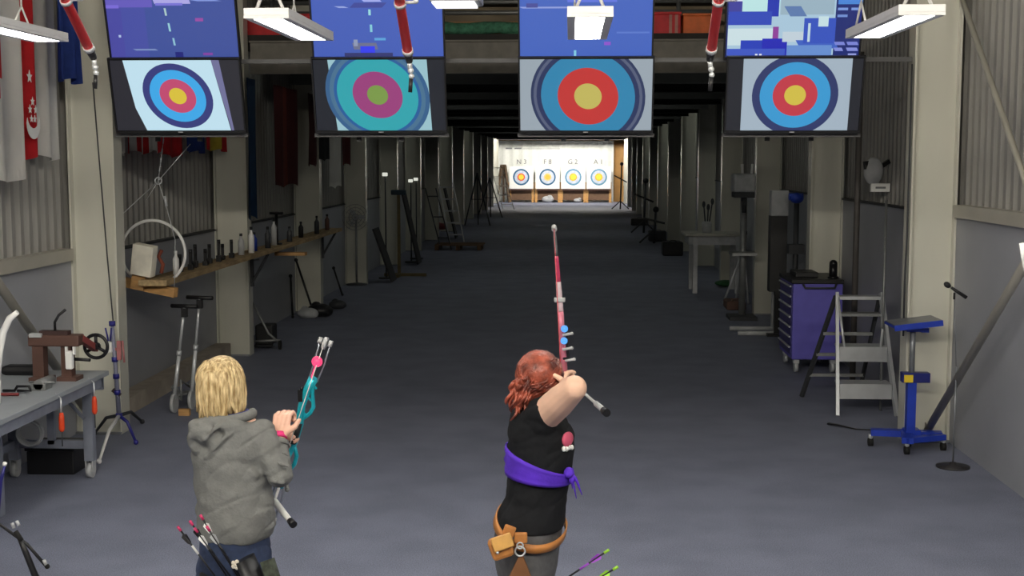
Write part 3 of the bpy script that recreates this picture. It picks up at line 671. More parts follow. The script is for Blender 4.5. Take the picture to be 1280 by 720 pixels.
# black crate and things under the bench
crate(-4.06, -3.7, 9.22, 9.55, 0.001, .21, black, 'black crate on the floor under the workbench', 'crate')
m = MB(); m.bx(-4.18, -3.74, 7.1, 8.15, 0, .6, bev=.01); m.bx(-3.745, -3.73, 7.15, 7.6, .1, .55); m.bx(-3.745, -3.73, 7.65, 8.1, .1, .55); solo('drawer_cabinet', m, bl, (-3.95, 7.9, 0), 'grey drawer cabinet under the near end of the workbench', 'cabinet')
m = MB(); c = P(40, 540, 9.1)
for k in range(5): m.torus((c.x, 9.1 - .015 * k, c.z), .085 + .006 * (k % 3), .008, 'y', 20)
m.bx(c.x - .01, c.x + .01, 9.04, 9.1, c.z + .08, BZ - .036); solo('cable_coil', m, lgrey, (c.x, 9.4, c.z - .1), 'pale coiled cable hanging at the workbench end', 'cable')
for i, (px, pyt, pyb, Y, lb) in enumerate(((52, 512, 542, 8.35, 'nearer orange screwdriver hanging from the workbench edge'), (79, 503, 528, 8.95, 'farther orange screwdriver hanging from the workbench edge'))):
    p = P(px, (pyt + pyb) / 2, Y); x = p.x; t = thing('screwdriver', (x, Y, p.z - .1), lb, 'screwdriver')
    hz = .16
    x = -3.425; 
    t.location = (x, Y, BZ - .35)
    m = MB(); m.lathe((x, Y, BZ - .26), [(.012, 0), (.02, .02), (.018, .1), (.012, .13)], 12); part('handle', m, orange, t)
    m = MB(); m.cyl((x, Y, BZ - .13), (x, Y, BZ - .03), .006); m.cyl((x, Y, BZ - .03), (x - .04, Y, BZ + .003), .004); part('hook', m, alu, t)
    m = MB(); m.cyl((x, Y, BZ - .26), (x, Y, BZ - .36), .004); part('shaft', m, dark, t)
# bow press on the bench
YB = 8.85
pz = lambda px, py, Y=YB: P(px, py, Y)
t = thing('bow_press', (-3.75, YB, BZ), 'brown steel bow press with handwheel on the workbench', 'press')
xa, xb = pz(52, 450).x, pz(84, 450).x
for x, y, wdt in ((xa, YB, .05), (xb, YB + .04, .045)):
    m = MB(); m.bx(x - wdt, x + wdt * .6, y - .04, y + .04, BZ, BZ + .25); m.bx(x - .07, x + .07, y - .07, y + .07, BZ + .0, BZ + .03); part('post', m, brown, t)
m = MB(); zb_ = BZ + .29; m.bx(xa - .08, xb + .1, YB - .04, YB + .08, BZ + .25, BZ + .33, bev=.01); part('beam', m, brown, t)
m = MB(); m.bx(xa, xb + .02, YB - .03, YB + .04, BZ + .33, BZ + .36); part('slide', m, mat('dark_brown', (60, 40, 38), .5), t)
hw = P(120, 433, YB + .25)
m = MB(); m.torus(hw, .085, .013, 'y', 28); 
for k in range(3):
    a = R(90 + 120 * k); m.cyl(hw, hw + Vector((.085 * math.cos(a), 0, .085 * math.sin(a))), .012)
m.cyl(hw + Vector((0, -.03, 0)), hw + Vector((0, .03, 0)), .025); part('handwheel', m, blackm, t)
m = MB(); m.bar((xb + .08, YB + .05, BZ + .3), hw + Vector((-.01, 0.02, -.02)), .045); part('arm', m, mat('red_brown', (128, 60, 58), .5), t)
m = MB(); c = P(87, 450, YB - .02); m.box(c, (.05, .05, .13), bev=.01); m.box(c + Vector((-.02, 0, .08)), (.016, .02, .1)); m.box(c + Vector((.035, 0, .09)), (.016, .02, .1)); m.bar(c + Vector((0, 0, -.02)), (c.x - .05, YB + .1, BZ + .28), .03); part('jaw', m, white, t)
m = MB(); c = P(102, 450, YB); m.cyl((xb, YB + .05, c.z), c + Vector((.06, 0, 0)), .012); part('grip', m, black, t)
m = MB(); p0 = Vector((xb - .08, YB, BZ + .36)); m.tube([p0, p0 + Vector((0, 0, .06)), p0 + Vector((.03, 0, .11)), p0 + Vector((.08, 0, .15))], .01, 8); part('lever', m, black, t)
m = MB(); c = pz(50, 449); m.box((xa - .02, YB - .03, BZ + .33), (.09, .05, .03), bev=.005); part('bracket', m, lgrey, t)
m = MB(); m.box((-4.0, 9.1, BZ + .035), (.3, .14, .07), bev=.03); solo('tool_case', m, black, (-4.0, 9.1, BZ), 'low black case on the workbench behind the press', 'case')
m = MB(); c = F(22, 492, BZ); m.tube([c + Vector((-.1, 0, .02)), c + Vector((-.02, 0, .02)), c + Vector((.0, .0, .05)), c + Vector((.08, 0, .05)), c + Vector((.09, 0, .02)), c + Vector((.0, 0, .02))], .01, 8); solo('hand_tool', m, blackm, c, 'black looped hand tool lying on the workbench', 'tool')
m = MB(); c = F(5, 495, BZ); m.cyl((c.x - .25, c.y, BZ + .012), (c.x + .1, c.y, BZ + .012), .01); solo('rod', m, mat('red_rod', (120, 40, 40), .5), c, 'thin dark red rod lying on the workbench', 'rod')
m = MB(); c = Vector((-3.62, 8.45, BZ)); m.cyl(c + Vector((0, -.0, .04)), c + Vector((0, .22, .04)), .035); m.bx(c.x - .05, c.x + .05, c.y, c.y + .12, BZ, BZ + .05, bev=.006); m.cyl(c + Vector((-.08, .05, .05)), c + Vector((.1, .05, .05)), .008); solo('bench_vise', m, alud, c, 'grey metal vise on the workbench front edge', 'vise')
# white bow limb at left edge
def limb_strip(pts, wd, th, nrm):
    m = MB(); n = len(pts)
    return m
m = MB(); Yl = 8.0
pts = [P(22, 390, Yl), P(12, 398, Yl), P(4, 415, Yl), P(-1, 440, Yl), P(-4, 475, Yl)]
m.tube(pts, [.016, .022, .024, .024, .024], 10, flat=.9, up=Vector((0, 1, 0)))
pts2 = [pts[-1], Vector((pts[-1].x, Yl, BZ + .1)), Vector((pts[-1].x, Yl, BZ))]
m.tube(pts2, [.024, .022, .02], 10); solo('bow_limb', m, white, pts2[-1], 'curved white bow limb standing on the workbench at the left photo edge', 'bow limb')
m = MB(); pts = [P(1275, 302, 6.5), P(1277, 318, 6.5), P(1281, 336, 6.5), P(1290, 352, 6.5), P(1302, 370, 6.5), P(1312, 400, 6.5)]
pts += [Vector((pts[-1].x, 6.5, .6)), Vector((pts[-1].x, 6.5, 0))]
pts = [p + Vector((.05, 0, 0)) for p in pts]
m.tube(pts, [.055] * 5 + [.05, .03, .03], 12, flat=.25, up=Vector((0, 1, 0))); solo('bow_limb', m, white, pts[-1], 'broad white bow limb at the right photo edge', 'bow limb')

# ---------------------------------------------------------------- tripod bow stand behind the bench
t = thing('bow_stand', F(150, 555), 'blue jointed tripod stand before the nearest left column', 'stand')
bx0 = F(150, 555); top = P(140, 402, bx0.y)
hub = Vector((bx0.x + .0, bx0.y, .24))
m = MB(); m.tube([hub, Vector((top.x, bx0.y, top.z))], [.02, .014], 10); part('pole', m, mat('slate_blue', (122, 124, 144), .5), t)
m = MB()
for f_ in (.0, .25, .42, .6, .98): m = MB(); p = hub.lerp(Vector((top.x, bx0.y, top.z)), f_); m.cyl(p - Vector((0, 0, .02)), p + Vector((0, 0, .02)), .026); part('joint', m, navy, t)
for (px, py, mt) in ((170, 556, navy), (178, 530, dark), (124, 580, white), (118, 545, dark)):
    f_ = F(px, py); k = hub.lerp(f_, .5) + Vector((0, 0, .07)); m = MB(); m.tube([hub, k, f_ + Vector((0, 0, .02))], [.016, .014, .011], 8); m.sph(f_ + Vector((0, 0, .022)), .022, 8); part('leg', m, mt, t)
m = MB(); c = P(137, 434, bx0.y - .02); m.box(c, (.04, .04, .09), bev=.008); part('clamp', m, white, t)
for dx in (-.03, .02): 
    m = MB(); m.cyl(c + Vector((dx * .3, 0, .05)), c + Vector((dx, 0, .16)), .007); part('prong', m, navy, t)
m = MB(); c = P(149, 438, bx0.y + .0); m.box(c, (.035, .03, .16), bev=.005); m.cyl(c + Vector((.03, 0, .08)), c + Vector((.04, 0, -.1)), .008); m.bar(c + Vector((0, 0, 0)), c + Vector((-.05, 0, .02)), .02); part('holder', m, mat('pink_red', (176, 110, 112), .6), t)
m = MB(); c = P(150, 490, bx0.y); m.bar(c + Vector((0, 0, -.03)), c + Vector((-.06, 0, .02)), .03); part('lock', m, mat('dark_brown2', (50, 34, 34), .5), t)

# ---------------------------------------------------------------- kick scooters
def scooter(cx, cy, ht, lean, label):
    t = thing('kick_scooter', (cx, cy, 0), label, 'scooter', 'kick scooters at the left wall')
    topp = Vector((cx + lean, cy, ht)); bot = Vector((cx, cy, .13))
    m = MB(); m.cyl(bot, bot.lerp(topp, .5), .018); m.cyl(bot.lerp(topp, .5), topp, .013); m.cyl(bot.lerp(topp, .47), bot.lerp(topp, .52), .024); part('steering_tube', m, alu, t)
    m = MB(); m.cyl(topp + Vector((-.13, .03, 0)), topp + Vector((.13, -.03, 0)), .019); part('handlebar', m, black, t)
    m = MB(); m.box(topp + Vector((0, 0, -.06)), (.05, .05, .08)); part('clamp', m, black, t)
    m = MB(); m.cyl((cx - .015, cy, .09), (cx + .015, cy, .09), .09, seg=24); part('front_wheel', m, lgrey, t)
    m = MB(); m.bar((cx, cy + .05, .16), (cx + .07, cy + .5, .12), .09, .02); m.bar((cx, cy, .25), (cx + .02, cy + .1, .12), .04); part('deck', m, alud, t)
    m = MB(); m.cyl((cx + .055, cy + .55, .08), (cx + .085, cy + .55, .08), .08, seg=20); part('rear_wheel', m, lgrey, t)
    m = MB(); m.tube([(cx + .04, cy + .1, .1), (cx + .05, cy + .05, .3), (cx + .08, cy + .25, .2)], .012, 8); part('fold_strut', m, alud, t)
p = F(218, 516); scooter(p.x, p.y, 1.0, .12, 'nearer silver kick scooter leaning at the left wall')
p = F(240, 514); scooter(p.x - .03, p.y + .1, 1.06, .1, 'farther silver kick scooter with the taller black handlebar')
m = MB(); p = F(231, 519); m.bx(p.x - .05, p.x + .05, p.y - .03, p.y + .02, 0, .06); solo('wooden_block', m, wood, p, 'small wooden block on the floor by the scooters', 'block')

# ---------------------------------------------------------------- dim clutter, left side of the range
def lean_frame(px0, px1, pytop, pybot, Y, mt, label, rungs=4, dx=-.35, name='ladder', wy=.0, X0=None):
    a = F(px0, pybot); b_ = F(px1, pybot); sh_ = max(0, -3.82 - (a.x + dx) + .04); a.x += sh_; b_.x += sh_
    t = thing(name, ((a.x + b_.x) / 2, a.y, 0), label, name.replace('_', ' '))
    h = P(px0, pytop, a.y).z
    m = MB()
    for p in (a, b_): part_ = None; m.bar((p.x, a.y, 0), (p.x + dx, a.y + wy, h), .05, .03)
    part('side_rails', m, mt, t)
    for k in range(rungs):
        f_ = (k + .6) / rungs; m = MB(); m.bar((a.x + dx * f_, a.y + wy * f_, h * f_), (b_.x + dx * f_, a.y + wy * f_, h * f_), .035); part('rung', m, mt, t)
    return t
lean_frame(507, 525, 228, 302, 0, alu, 'aluminium ladder leaning before the fifth left column', 5, dx=-.32)
lean_frame(487, 500, 235, 312, 0, dark, 'dark narrow frame leaning beside the aluminium ladder', 3, dx=-.4, name='metal_frame')
lean_frame(606, 620, 205, 262, 0, mat('white_ladder', (235, 230, 226), .6), 'white stepladder far down on the left side', 5, dx=-.6)
def aframe(px, pyt, pyb, mt, label, half=.45, name='folding_stand'):
    c = FC(px, pyb, half + .05); h = P(px, pyt, c.y).z
    t = thing(name, c, label, 'stand')
    for s in (-1, 1):
        m = MB(); m.bar((c.x + s * half, c.y, 0), (c.x, c.y, h), .05); part('leg', m, mt, t)
    m = MB(); m.bar((c.x - half * .5, c.y, h * .5), (c.x + half * .5, c.y, h * .5), .03); part('crossbar', m, mt, t)
    m = MB(); m.bar((c.x, c.y + .5, 0), (c.x, c.y + .02, h - .02), .05); part('leg', m, mt, t)
aframe(568, 216, 282, dark, 'dark A shaped folding stand deep in the left side', .45)
aframe(588, 222, 272, black, 'black A shaped stand beside the white stepladder', .5)
# wooden post stand
c = FC(471, 345, .36); h = P(471, 243, c.y).z
t = thing('post_stand', c, 'tall wooden post stand with crossed feet, left of the range', 'stand')
pl = mat('aged_pine', (110, 96, 64), .8)
m = MB(); m.bx(c.x - .03, c.x + .03, c.y - .03, c.y + .03, .06, h); part('post', m, pl, t)
m = MB(); m.bx(c.x - .3, c.x + .55, c.y - .04, c.y + .04, 0, .06); part('foot', m, pl, t)
m = MB(); m.bx(c.x - .04, c.x + .04, c.y - .4, c.y - .04, 0, .06); part('foot', m, pl, t)
m = MB(); m.box((c.x, c.y, h + .04), (.3, .1, .1), bev=.02); part('head', m, mat('teal_dark', (24, 50, 64), .6), t)
for i, (px, py, Y) in enumerate(((468, 218, 25), (501, 226, 29), (508, 224, 30))):
    c = P(px, py, Y); c.x = max(c.x, -3.64)
    t = thing('work_light', (c.x, Y, 0), ['small lit work light on a pole by the wooden post stand', 'left one of two small lit work lights above the ladder', 'right one of two small lit work lights above the ladder'][i], 'work light')
    m = MB(); m.cyl((c.x, Y + .05, 0), (c.x, Y + .05, c.z), .015); m.lathe((c.x, Y + .05, 0), [(.15, 0), (.15, .03)], 14); part('pole', m, dark, t)
    m = MB(); m.box((c.x, Y, c.z), (.1, .06, .07), bev=.01); part('lamp_head', m, glow('work_glow', (225, 228, 215), .9), t)
# leaning dark boards
t = None
for i, (px, pyt, pyb, w_, lb) in enumerate(((478, 240, 330, .5, 'dark board leaning by the fifth left column'), (440, 285, 352, .35, 'dark low board leaning by the fourth left column'), (533, 235, 298, .4, 'dark board leaning left of the pallets'))):
    c = FC(px, pyb, .42); h = P(px, pyt, c.y).z; m = MB(); m.bar((c.x, c.y, 0.02), (c.x - .35, c.y, h), .6, .04, up=Vector((1, 0, 0))); solo('leaning_board', m, mat('dark_board', (48, 48, 50), .8), c, lb, 'board')
# pallet
c = FC(540, 313, .8); c.x += .25; t = thing('pallet', c, 'low wooden pallet on the floor by the aluminium ladder', 'pallet')
pw = mat('pallet_wood', (104, 78, 54), .8)
for k in range(5): m = MB(); m.bx(c.x - .75, c.x + .5, c.y + .2 * k, c.y + .2 * k + .13, .12, .15); part('slat', m, pw, t)
for k in range(3): m = MB(); x = c.x - .75 + .55 * k; m.bx(x, x + .1, c.y, c.y + .93, 0, .12); part('bearer', m, pw, t)
# pedestal fan
c = F(446, 356); h = P(446, 288, c.y).z + .25
t = thing('pedestal_fan', c, 'grey pedestal fan beside the fourth left column', 'fan')
m = MB(); m.cyl((c.x, c.y, .03), (c.x, c.y, h), .02); part('pole', m, alud, t)
m = MB(); m.lathe(c, [(.2, 0), (.2, .02), (.05, .04)], 24); part('base', m, dark, t)
m = MB()
for rr in (.24, .18, .12, .06): m.torus((c.x, c.y - .08, h), rr, .005, 'y', 32, rot=(0, 0, R(20)))
for k in range(12):
    a = R(30 * k); m.cyl((c.x, c.y - .08, h), (c.x + .24 * math.cos(a), c.y - .06, h + .24 * math.sin(a)), .003, seg=6)
part('guard', m, alud, t)
m = MB()
for k in range(3):
    a = R(120 * k); m.box((c.x + .09 * math.cos(a), c.y - .05, h + .09 * math.sin(a)), (.15, .01, .08), rot=(R(20), -a, 0))
m.cyl((c.x, c.y - .06, h), (c.x, c.y + .08, h), .05); part('blades', m, lgrey, t)
# walker style trolley
c = F(330, 437); t = thing('hand_trolley', c, 'thin wheeled metal trolley behind the second left column', 'trolley')
m = MB(); x0 = P(312, 330, c.y).x; x1 = P(350, 432, c.y).x
m.tube([(x0, c.y, .1), (x0, c.y, 1.1), (x0 + .12, c.y + .02, 1.12)], .014, 8); m.tube([(x0, c.y, .1), (x1, c.y, .12)], .014, 8); m.tube([(x0 + .02, c.y, .6), (x0 + .22, c.y, .2), (x1 - .02, c.y, .1)], .014, 8)
part('frame', m, alud, t)
for x in (x0 + .0, x1 - .0): m = MB(); m.cyl((x - .012, c.y, .06), (x + .012, c.y, .06), .06); part('wheel', m, rubber, t)
m = MB(); m.bx(x0 + .04, x1 - .1, c.y + .04, c.y + .3, .05, .3, bev=.02); m.bx(x0 + .04, x1 - .1, c.y - .02, c.y + .04, .04, .06); part('tray', m, black, t)
for i, (a, b_, lb) in enumerate((((345, 345), (366, 398), 'black stick leaning near the third left column'), ((370, 325), (393, 395), 'second black stick leaning before the third left column'), ((417, 335), (428, 370), 'short black stick behind the third left column'))):
    f_ = F(*b_); f_.x = max(f_.x, -4.15); p = P(*a, f_.y + .1); p.x = max(p.x, -4.16); m = MB(); m.cyl(p, f_ + Vector((0, 0, .012)), .016); m.sph(p, .03, 8); m.sph(f_ + Vector((0, 0, .025)), .024, 8); solo('walking_stick', m, black, f_, lb, 'stick')
for i, (px, py, s, mt, lb) in enumerate(((385, 398, .16, lgrey, 'pale plastic sack at the third left column foot'), (400, 396, .2, black, 'black bag slumped beside the pale sack'), (422, 386, .14, dark, 'dark grey bag behind the black one'), (550, 293, .22, mat('dark_red', (110, 34, 36), .7), 'small dark red bag on the pallet end'))):
    c = F(px, py); m = MB(); m.sph((c.x, c.y, s * .5), (s, s * .8, s * .5), 12); m.sph((c.x + s * .4, c.y, s * .4), (s * .6, s * .6, s * .4), 10); m.sph((c.x - s * .3, c.y + .02, s * .8), (s * .4, s * .4, s * .35), 10)
    z = 0.15 if i == 3 else 0
    o = solo('bag', m, mt, c, lb, 'bag'); o.location.z += z

# ---------------------------------------------------------------- right side
# tool cabinet
t = thing('tool_cabinet', (2.62, 14.5, 0), 'purple tool cabinet on casters beside the second right column', 'cabinet')
x0, x1, y0_, y1_ = 2.44, 2.98, 14.1, 14.93
m = MB(); m.bx(x0, x1, y0_, y1_, .15, .99, bev=.01); part('body', m, purple, t)
m = MB(); m.bx(x0 - .02, x1 + .01, y0_ - .02, y1_ + .01, .99, 1.04, bev=.01); part('top_tray', m, black, t)
for k in range(7):
    z = .2 + .112 * k; m = MB(); m.bx(x0 - .012, x0 - .001, y0_ + .03, y1_ - .03, z, z + .1); d = part('drawer', m, mat('drawer_front', (60, 56, 120), .4), t)
    m = MB(); m.bx(x0 - .03, x0 - .013, y0_ + .05, y1_ - .05, z + .075, z + .092); part('handle', m, alu, d)
for x in (x0 + .06, x1 - .08):
    for y in (y0_ + .08, y1_ - .08):
        m = MB(); m.cyl((x - .02, y, .06), (x + .02, y, .06), .06); m.box((x, y, .125), (.06, .08, .05)); part('caster', m, alu, t)
m = MB(); m.tube([(x0 + .1, y0_ - .04, .99), (x0 + .12, y0_ - .06, .95), (x1 - .1, y0_ - .06, .95), (x1 - .08, y0_ - .03, .99)], .012, 8); part('push_handle', m, dark, t)
# things on the cabinet
m = MB(); m.cyl((2.9, 14.25, 1.04), (2.9, 14.25, 1.2), .045); m.sph((2.9, 14.25, 1.2), .045); m.cyl((2.9, 14.25, 1.04), (2.9, 14.25, 1.06), .06); solo('flask', m, blackm, (2.9, 14.25, 1.04), 'black dome topped flask on the purple cabinet', 'flask')
m = MB(); m.bx(2.5, 2.75, 14.3, 14.7, 1.04, 1.1, bev=.01); solo('tool_tray', m, black, (2.6, 14.5, 1.04), 'flat black tray on the purple cabinet', 'tray')
# stepladder
A = F(1047, 520); ldy = A.y
t = thing('stepladder', (A.x + .25, ldy + .2, 0), 'aluminium stepladder standing right of the purple cabinet', 'stepladder')
xl, xr = A.x, A.x + .5
hz = P(1046, 366, ldy + .45).z
m = MB()
Tl = Vector((xl + .06, ldy + .45, hz)); Tr = Vector((xr - .03, ldy + .45, hz))
Bl = Vector((xl, ldy, 0)); Br = Vector((xr + .04, ldy, 0))
for a, b_ in ((Bl, Tl), (Br, Tr)):
    m = MB(); m.bar(a, b_, .03, .06); part('front_rail', m, alu, t)
for k, (f_, d) in enumerate(((.26, .12), (.56, .12))):
    m = MB(); a = Bl.lerp(Tl, f_); b_ = Br.lerp(Tr, f_); m.bx(a.x + .015, b_.x - .015, a.y - .03, a.y + .2, a.z - .02, a.z); m.bx(a.x + .015, b_.x - .015, a.y - .035, a.y - .025, a.z - .14, a.z); part('tread', m, alu, t)
m = MB(); a = Bl.lerp(Tl, .82); b_ = Br.lerp(Tr, .82); m.bx(a.x + .015, b_.x - .015, a.y - .02, a.y + .14, a.z - .015, a.z + .01); part('tread', m, alud, t)
m = MB(); m.bx(Tl.x + .015, Tr.x - .015, Tl.y - .05, Tl.y + .1, Tl.z - .06, Tl.z - .03); part('top_platform', m, alu, t)
Rl = Vector((xl - .16, ldy + .95, 0)); Rr = Vector((xr - .1, ldy + .95, 0))
for a, b_ in ((Rl, Tl), (Rr, Tr)):
    m = MB(); m.bar(a, b_ + Vector((0, .05, -.04)), .025, .045); part('rear_rail', m, dark, t)
for f_ in (.22, .42, .62):
    m = MB(); m.bar(Rl.lerp(Tl, f_), Rr.lerp(Tr, f_), .03); part('rear_rung', m, alud, t)
for s, a in ((1, Tl), (-1, Tr)):
    m = MB(); m.tube([a + Vector((0, -.02, 0)), a + Vector((s * .02, -.18, -.34)), a + Vector((s * .04, -.2, -.5))], .012, 8); part('stay', m, alu, t)
# blue pedestal table
cx, cy = P(1138, 545, 10.32).x, 10.34
t = thing('roller_stand', (cx, cy, 0), 'blue height adjustable pedestal table on casters at the right column', 'stand')
feet = []
bm_ = mat('blue_pedestal', (30, 58, 170), .4)
for (px, py) in ((1097, 551), (1128, 563), (1176, 556), (1150, 545)):
    f_ = F(px, py); feet.append(f_)
feet = [Vector((cx - .28, cy + .14, 0)), Vector((cx - .06, cy - .15, 0)), Vector((cx + .27, cy - .0, 0)), Vector((cx + .02, cy + .12, 0))]
m = MB(); m.bar((feet[0].x, feet[0].y, .12), (feet[2].x, feet[2].y + .05, .12), .09, .05); m.bar((feet[1].x, feet[1].y - .02, .115), (cx, cy + .1, .13), .09, .05); m.bar((feet[1].x - .02, feet[1].y, .115), (feet[2].x, feet[2].y, .115), .07, .045)
m.bx(cx - .04, cx + .08, cy - .03, cy + .09, .1, .17); part('base', m, bm_, t)
for f_ in feet[:3] + [feet[3]]:
    m = MB(); m.cyl((f_.x - .018, f_.y, .035), (f_.x + .018, f_.y, .035), .035); cs = part('caster', m, rubber, t)
    m = MB(); m.cyl((f_.x, f_.y, .06), (f_.x, f_.y, .1), .018); part('caster_stem', m, alu, cs)
m = MB(); m.bx(cx - .035, cx + .035, cy - .03, cy + .04, .15, .6); part('lower_column', m, bm_, t)
m = MB(); m.bx(cx - .08, cx + .14, cy - .04, cy + .05, .56, .64, bev=.005); cl = part('locking_collar', m, mat('dark_blue_paint', (26, 34, 110), .4), t)
m = MB(); m.bx(cx - .07, cx + .0, cy - .05, cy - .041, .565, .625); part('warning_label', m, yellow, cl)
m = MB(); m.cyl((cx, cy, .6), (cx, cy, 1.02), .022); part('upper_column', m, grey, t)
m = MB(); m.box((cx + .0, cy, 1.0), (.12, .1, .05)); m.box((cx + .09, cy, .985), (.06, .06, .035)); part('tilt_bracket', m, bm_, t)
e = Matrix.Rotation(R(-7), 3, 'Y') 
m = MB(); m.box((cx, cy, 1.045), (.38, .34, .02), rot=e, bev=.004); m.box((cx, cy - .165, 1.04), (.38, .012, .045), rot=e); part('tabletop', m, bm_, t)
m = MB(); m.box((cx, cy + .01, 1.06), (.37, .32, .006), rot=e); part('top_mat', m, grey, t)
# microphone stand
c = F(1191, 584)
t = thing('microphone_stand', c, 'thin microphone stand on a round base by the right wall', 'microphone stand')
m = MB(); m.lathe(c, [(.125, 0), (.125, .012), (.03, .022), (.02, .04)], 32); part('base', m, mat('dark_iron', (44, 42, 44), .5), t)
tp = P(1193, 366, c.y)
m = MB(); m.cyl((c.x, c.y, .02), (c.x, c.y, .75), .006); m.cyl((c.x, c.y, .72), (c.x, c.y, .78), .01); m.cyl((c.x, c.y, .75), (tp.x, c.y, tp.z - .02), .0035); part('pole', m, grey, t)
a = P(1208, 372, c.y); b_ = P(1181, 354, c.y)
m = MB(); m.cyl(a, a.lerp(b_, .7), .014, .011); m.sph(a.lerp(b_, .88), (.03, .022, .022), rot=(0, R(35), 0)); m.cyl(tp + Vector((0, 0, -.05)), tp, .008); part('microphone', m, black, t)
# strap on the floor
m = MB(); pts = [F(1036, 531), F(1052, 534), F(1070, 538), F(1090, 539), F(1102, 541)]; m.tube([p + Vector((0, 0, .012)) for p in pts], [.03, .02, .012, .012, .01], 8, flat=.35); solo('strap', m, black, pts[2], 'black strap lying on the floor before the stepladder', 'strap')
# wall fan, box, pipe in the bay beyond the nearest right column
yw = yat(1094, 3.05); c = P(1092, 214, yw)
t = thing('wall_fan', c, 'pale round wall fan high behind the nearest right column', 'fan')
m = MB(); m.sph(c, (.1, .05, .14), 16); part('guard', m, lgrey, t)
m = MB(); m.bar(c, (3.2, c.y + .05, c.z + .1), .04); m.cyl(c + Vector((-.08, 0, .1)), c + Vector((-.06, 0, -.02)), .03); part('bracket', m, black, t)
c = P(1100, 234.5, yw); m = MB(); m.box(c, (.19, .05, .085), bev=.004)
t = thing('sign_box', c, 'small white labelled box under the wall fan', 'box'); part('case', m, white, t)
m = MB(); m.box(c + Vector((-.0, -.028, 0)), (.1, .004, .02)); part('printed_line', m, inkg, t)
m = MB(); m.box(c + Vector((.11, .03, 0)), (.03, .04, .08)); m.bar(c + Vector((.05, .02, 0)), (3.18, c.y + .05, c.z), .02); part('plug', m, black, t)
m = MB(); p = P(1073, 195, 12.9); m.cyl((p.x, 12.9, 0), (p.x, 12.9, 3.4), .03); solo('dark_pipe', m, mat('pipe_grey', (74, 70, 68), .6), (p.x, 12.9, 0), 'dark vertical pipe against the wall between two right columns', 'pipe')
m = MB(); p = P(1108, 250, 12.0); m.cyl((p.x, 12.0, .0), (p.x, 12.0, p.z), .012); solo('conduit', m, alud, (p.x, 12.0, 0), 'thin pale conduit below the small labelled box', 'pipe')
# machines beside the third right column
Ym = 18.6
def fpt(px, Y, z): p = P(px, 199, Y); return Vector((p.x, Y, z))
t = thing('drill_press', fpt(931, 18.9, 0), 'grey pedestal drill press before the third right column', 'drill press')
Yd = 18.9; zt = P(931, 217, Yd).z; zb_ = P(931, 240, Yd).z; xd = fpt(931, Yd, 0).x
m = MB(); m.bx(xd - .17, xd + .15, Yd - .15, Yd + .25, zb_, zt, bev=.03); part('head', m, lgrey, t)
m = MB(); m.bx(xd - .16, xd + .14, Yd - .13, Yd + .2, zb_ - .08, zb_ - .001, bev=.01); m.cyl((xd, Yd - .05, zb_ - .3), (xd, Yd - .05, zb_ - .08), .03); part('spindle', m, dark, t)
m = MB(); m.cyl((xd + .02, Yd + .18, .04), (xd + .02, Yd + .18, zb_), .05); part('post', m, alud, t)
m = MB(); m.bx(xd - .18, xd + .18, Yd - .2, Yd + .25, .95, .99); part('table', m, alud, t)
m = MB(); m.bx(xd - .2, xd + .2, Yd - .2, Yd + .3, 0, .05); part('base', m, dark, t)
m = MB(); m.cyl((xd - .04, Yd - .1, zt), (xd - .05, Yd - .1, zt + .14), .02); m.cyl((xd + .09, Yd - .1, zt), (xd + .1, Yd - .1, zt + .14), .02); part('handle', m, white, t)
# parallel bar floor frame
c1 = F(912, 413); c2 = F(965, 413)
t = thing('floor_frame', ((c1.x + c2.x) / 2, c1.y, 0), 'low pale tubular base frame on the floor left of the purple cabinet', 'frame')
m = MB(); m.cyl((c1.x, c1.y, .03), (c2.x, c1.y, .03), .03); m.cyl((c1.x + .05, c1.y - .5, .03), (c2.x, c1.y - .5, .03), .03); part('base_tube', m, lgrey, t)
zt2 = P(960, 310, c1.y).z
for dy in (0, -.5): m = MB(); m.cyl((c2.x - .0, c1.y + dy, .0), (c2.x - .0, c1.y + dy, zt2), .025); part('upright', m, lgrey, t)
m = MB(); m.cyl((c2.x, c1.y, zt2), (c2.x, c1.y - .5, zt2), .025); m.box((c2.x, c1.y - .5, zt2 + .02), (.06, .04, .04)); part('top_bar', m, lgrey, t)
# camera tripod
c = F(922, 380); h = P(936, 300, c.y).z
t = thing('tripod', c, 'silver tripod standing left of the third right column', 'tripod')
for dx, dy in ((-.25, -.1), (.16, -.1), (.0, .25)): m = MB(); m.cyl((c.x + dx, c.y + dy, 0.01), (c.x + .08, c.y, h - .15), .016); part('leg', m, alu, t)
m = MB(); m.cyl((c.x + .08, c.y, h - .3), (c.x + .08, c.y, h + .1), .016); m.box((c.x + .08, c.y, h + .12), (.1, .1, .06)); part('head', m, dark, t)
# white box on post, blue thing
Yp = 17.0; x = fpt(975, Yp, 0).x; z1 = P(975, 238, Yp).z; z0 = P(975, 270, Yp).z
t = thing('control_cabinet', (x, Yp, 0), 'white control box on a black pedestal behind the purple cabinet', 'cabinet')
m = MB(); m.bx(x - .1, x + .13, Yp, Yp + .2, z0, z1, bev=.01); part('case', m, lgrey, t)
m = MB(); m.bx(x - .1, x + .12, Yp + .02, Yp + .22, .6, z0); m.bx(x - .02, x + .05, Yp + .05, Yp + .12, 0, .6); m.bx(x - .12, x + .14, Yp, Yp + .24, 0, .04); part('pedestal', m, black, t)
Yp = 16.6; x = fpt(997, Yp, 0).x; z1 = P(997, 240, Yp).z
t = thing('blue_machine', (x, Yp, 0), 'dark stand topped with a blue motor behind the second right column', 'machine')
m = MB(); m.sph((x, Yp, z1 - .08), (.09, .09, .07)); m.cyl((x - .1, Yp, z1 - .06), (x + .08, Yp, z1 - .06), .045); part('motor', m, blue, t)
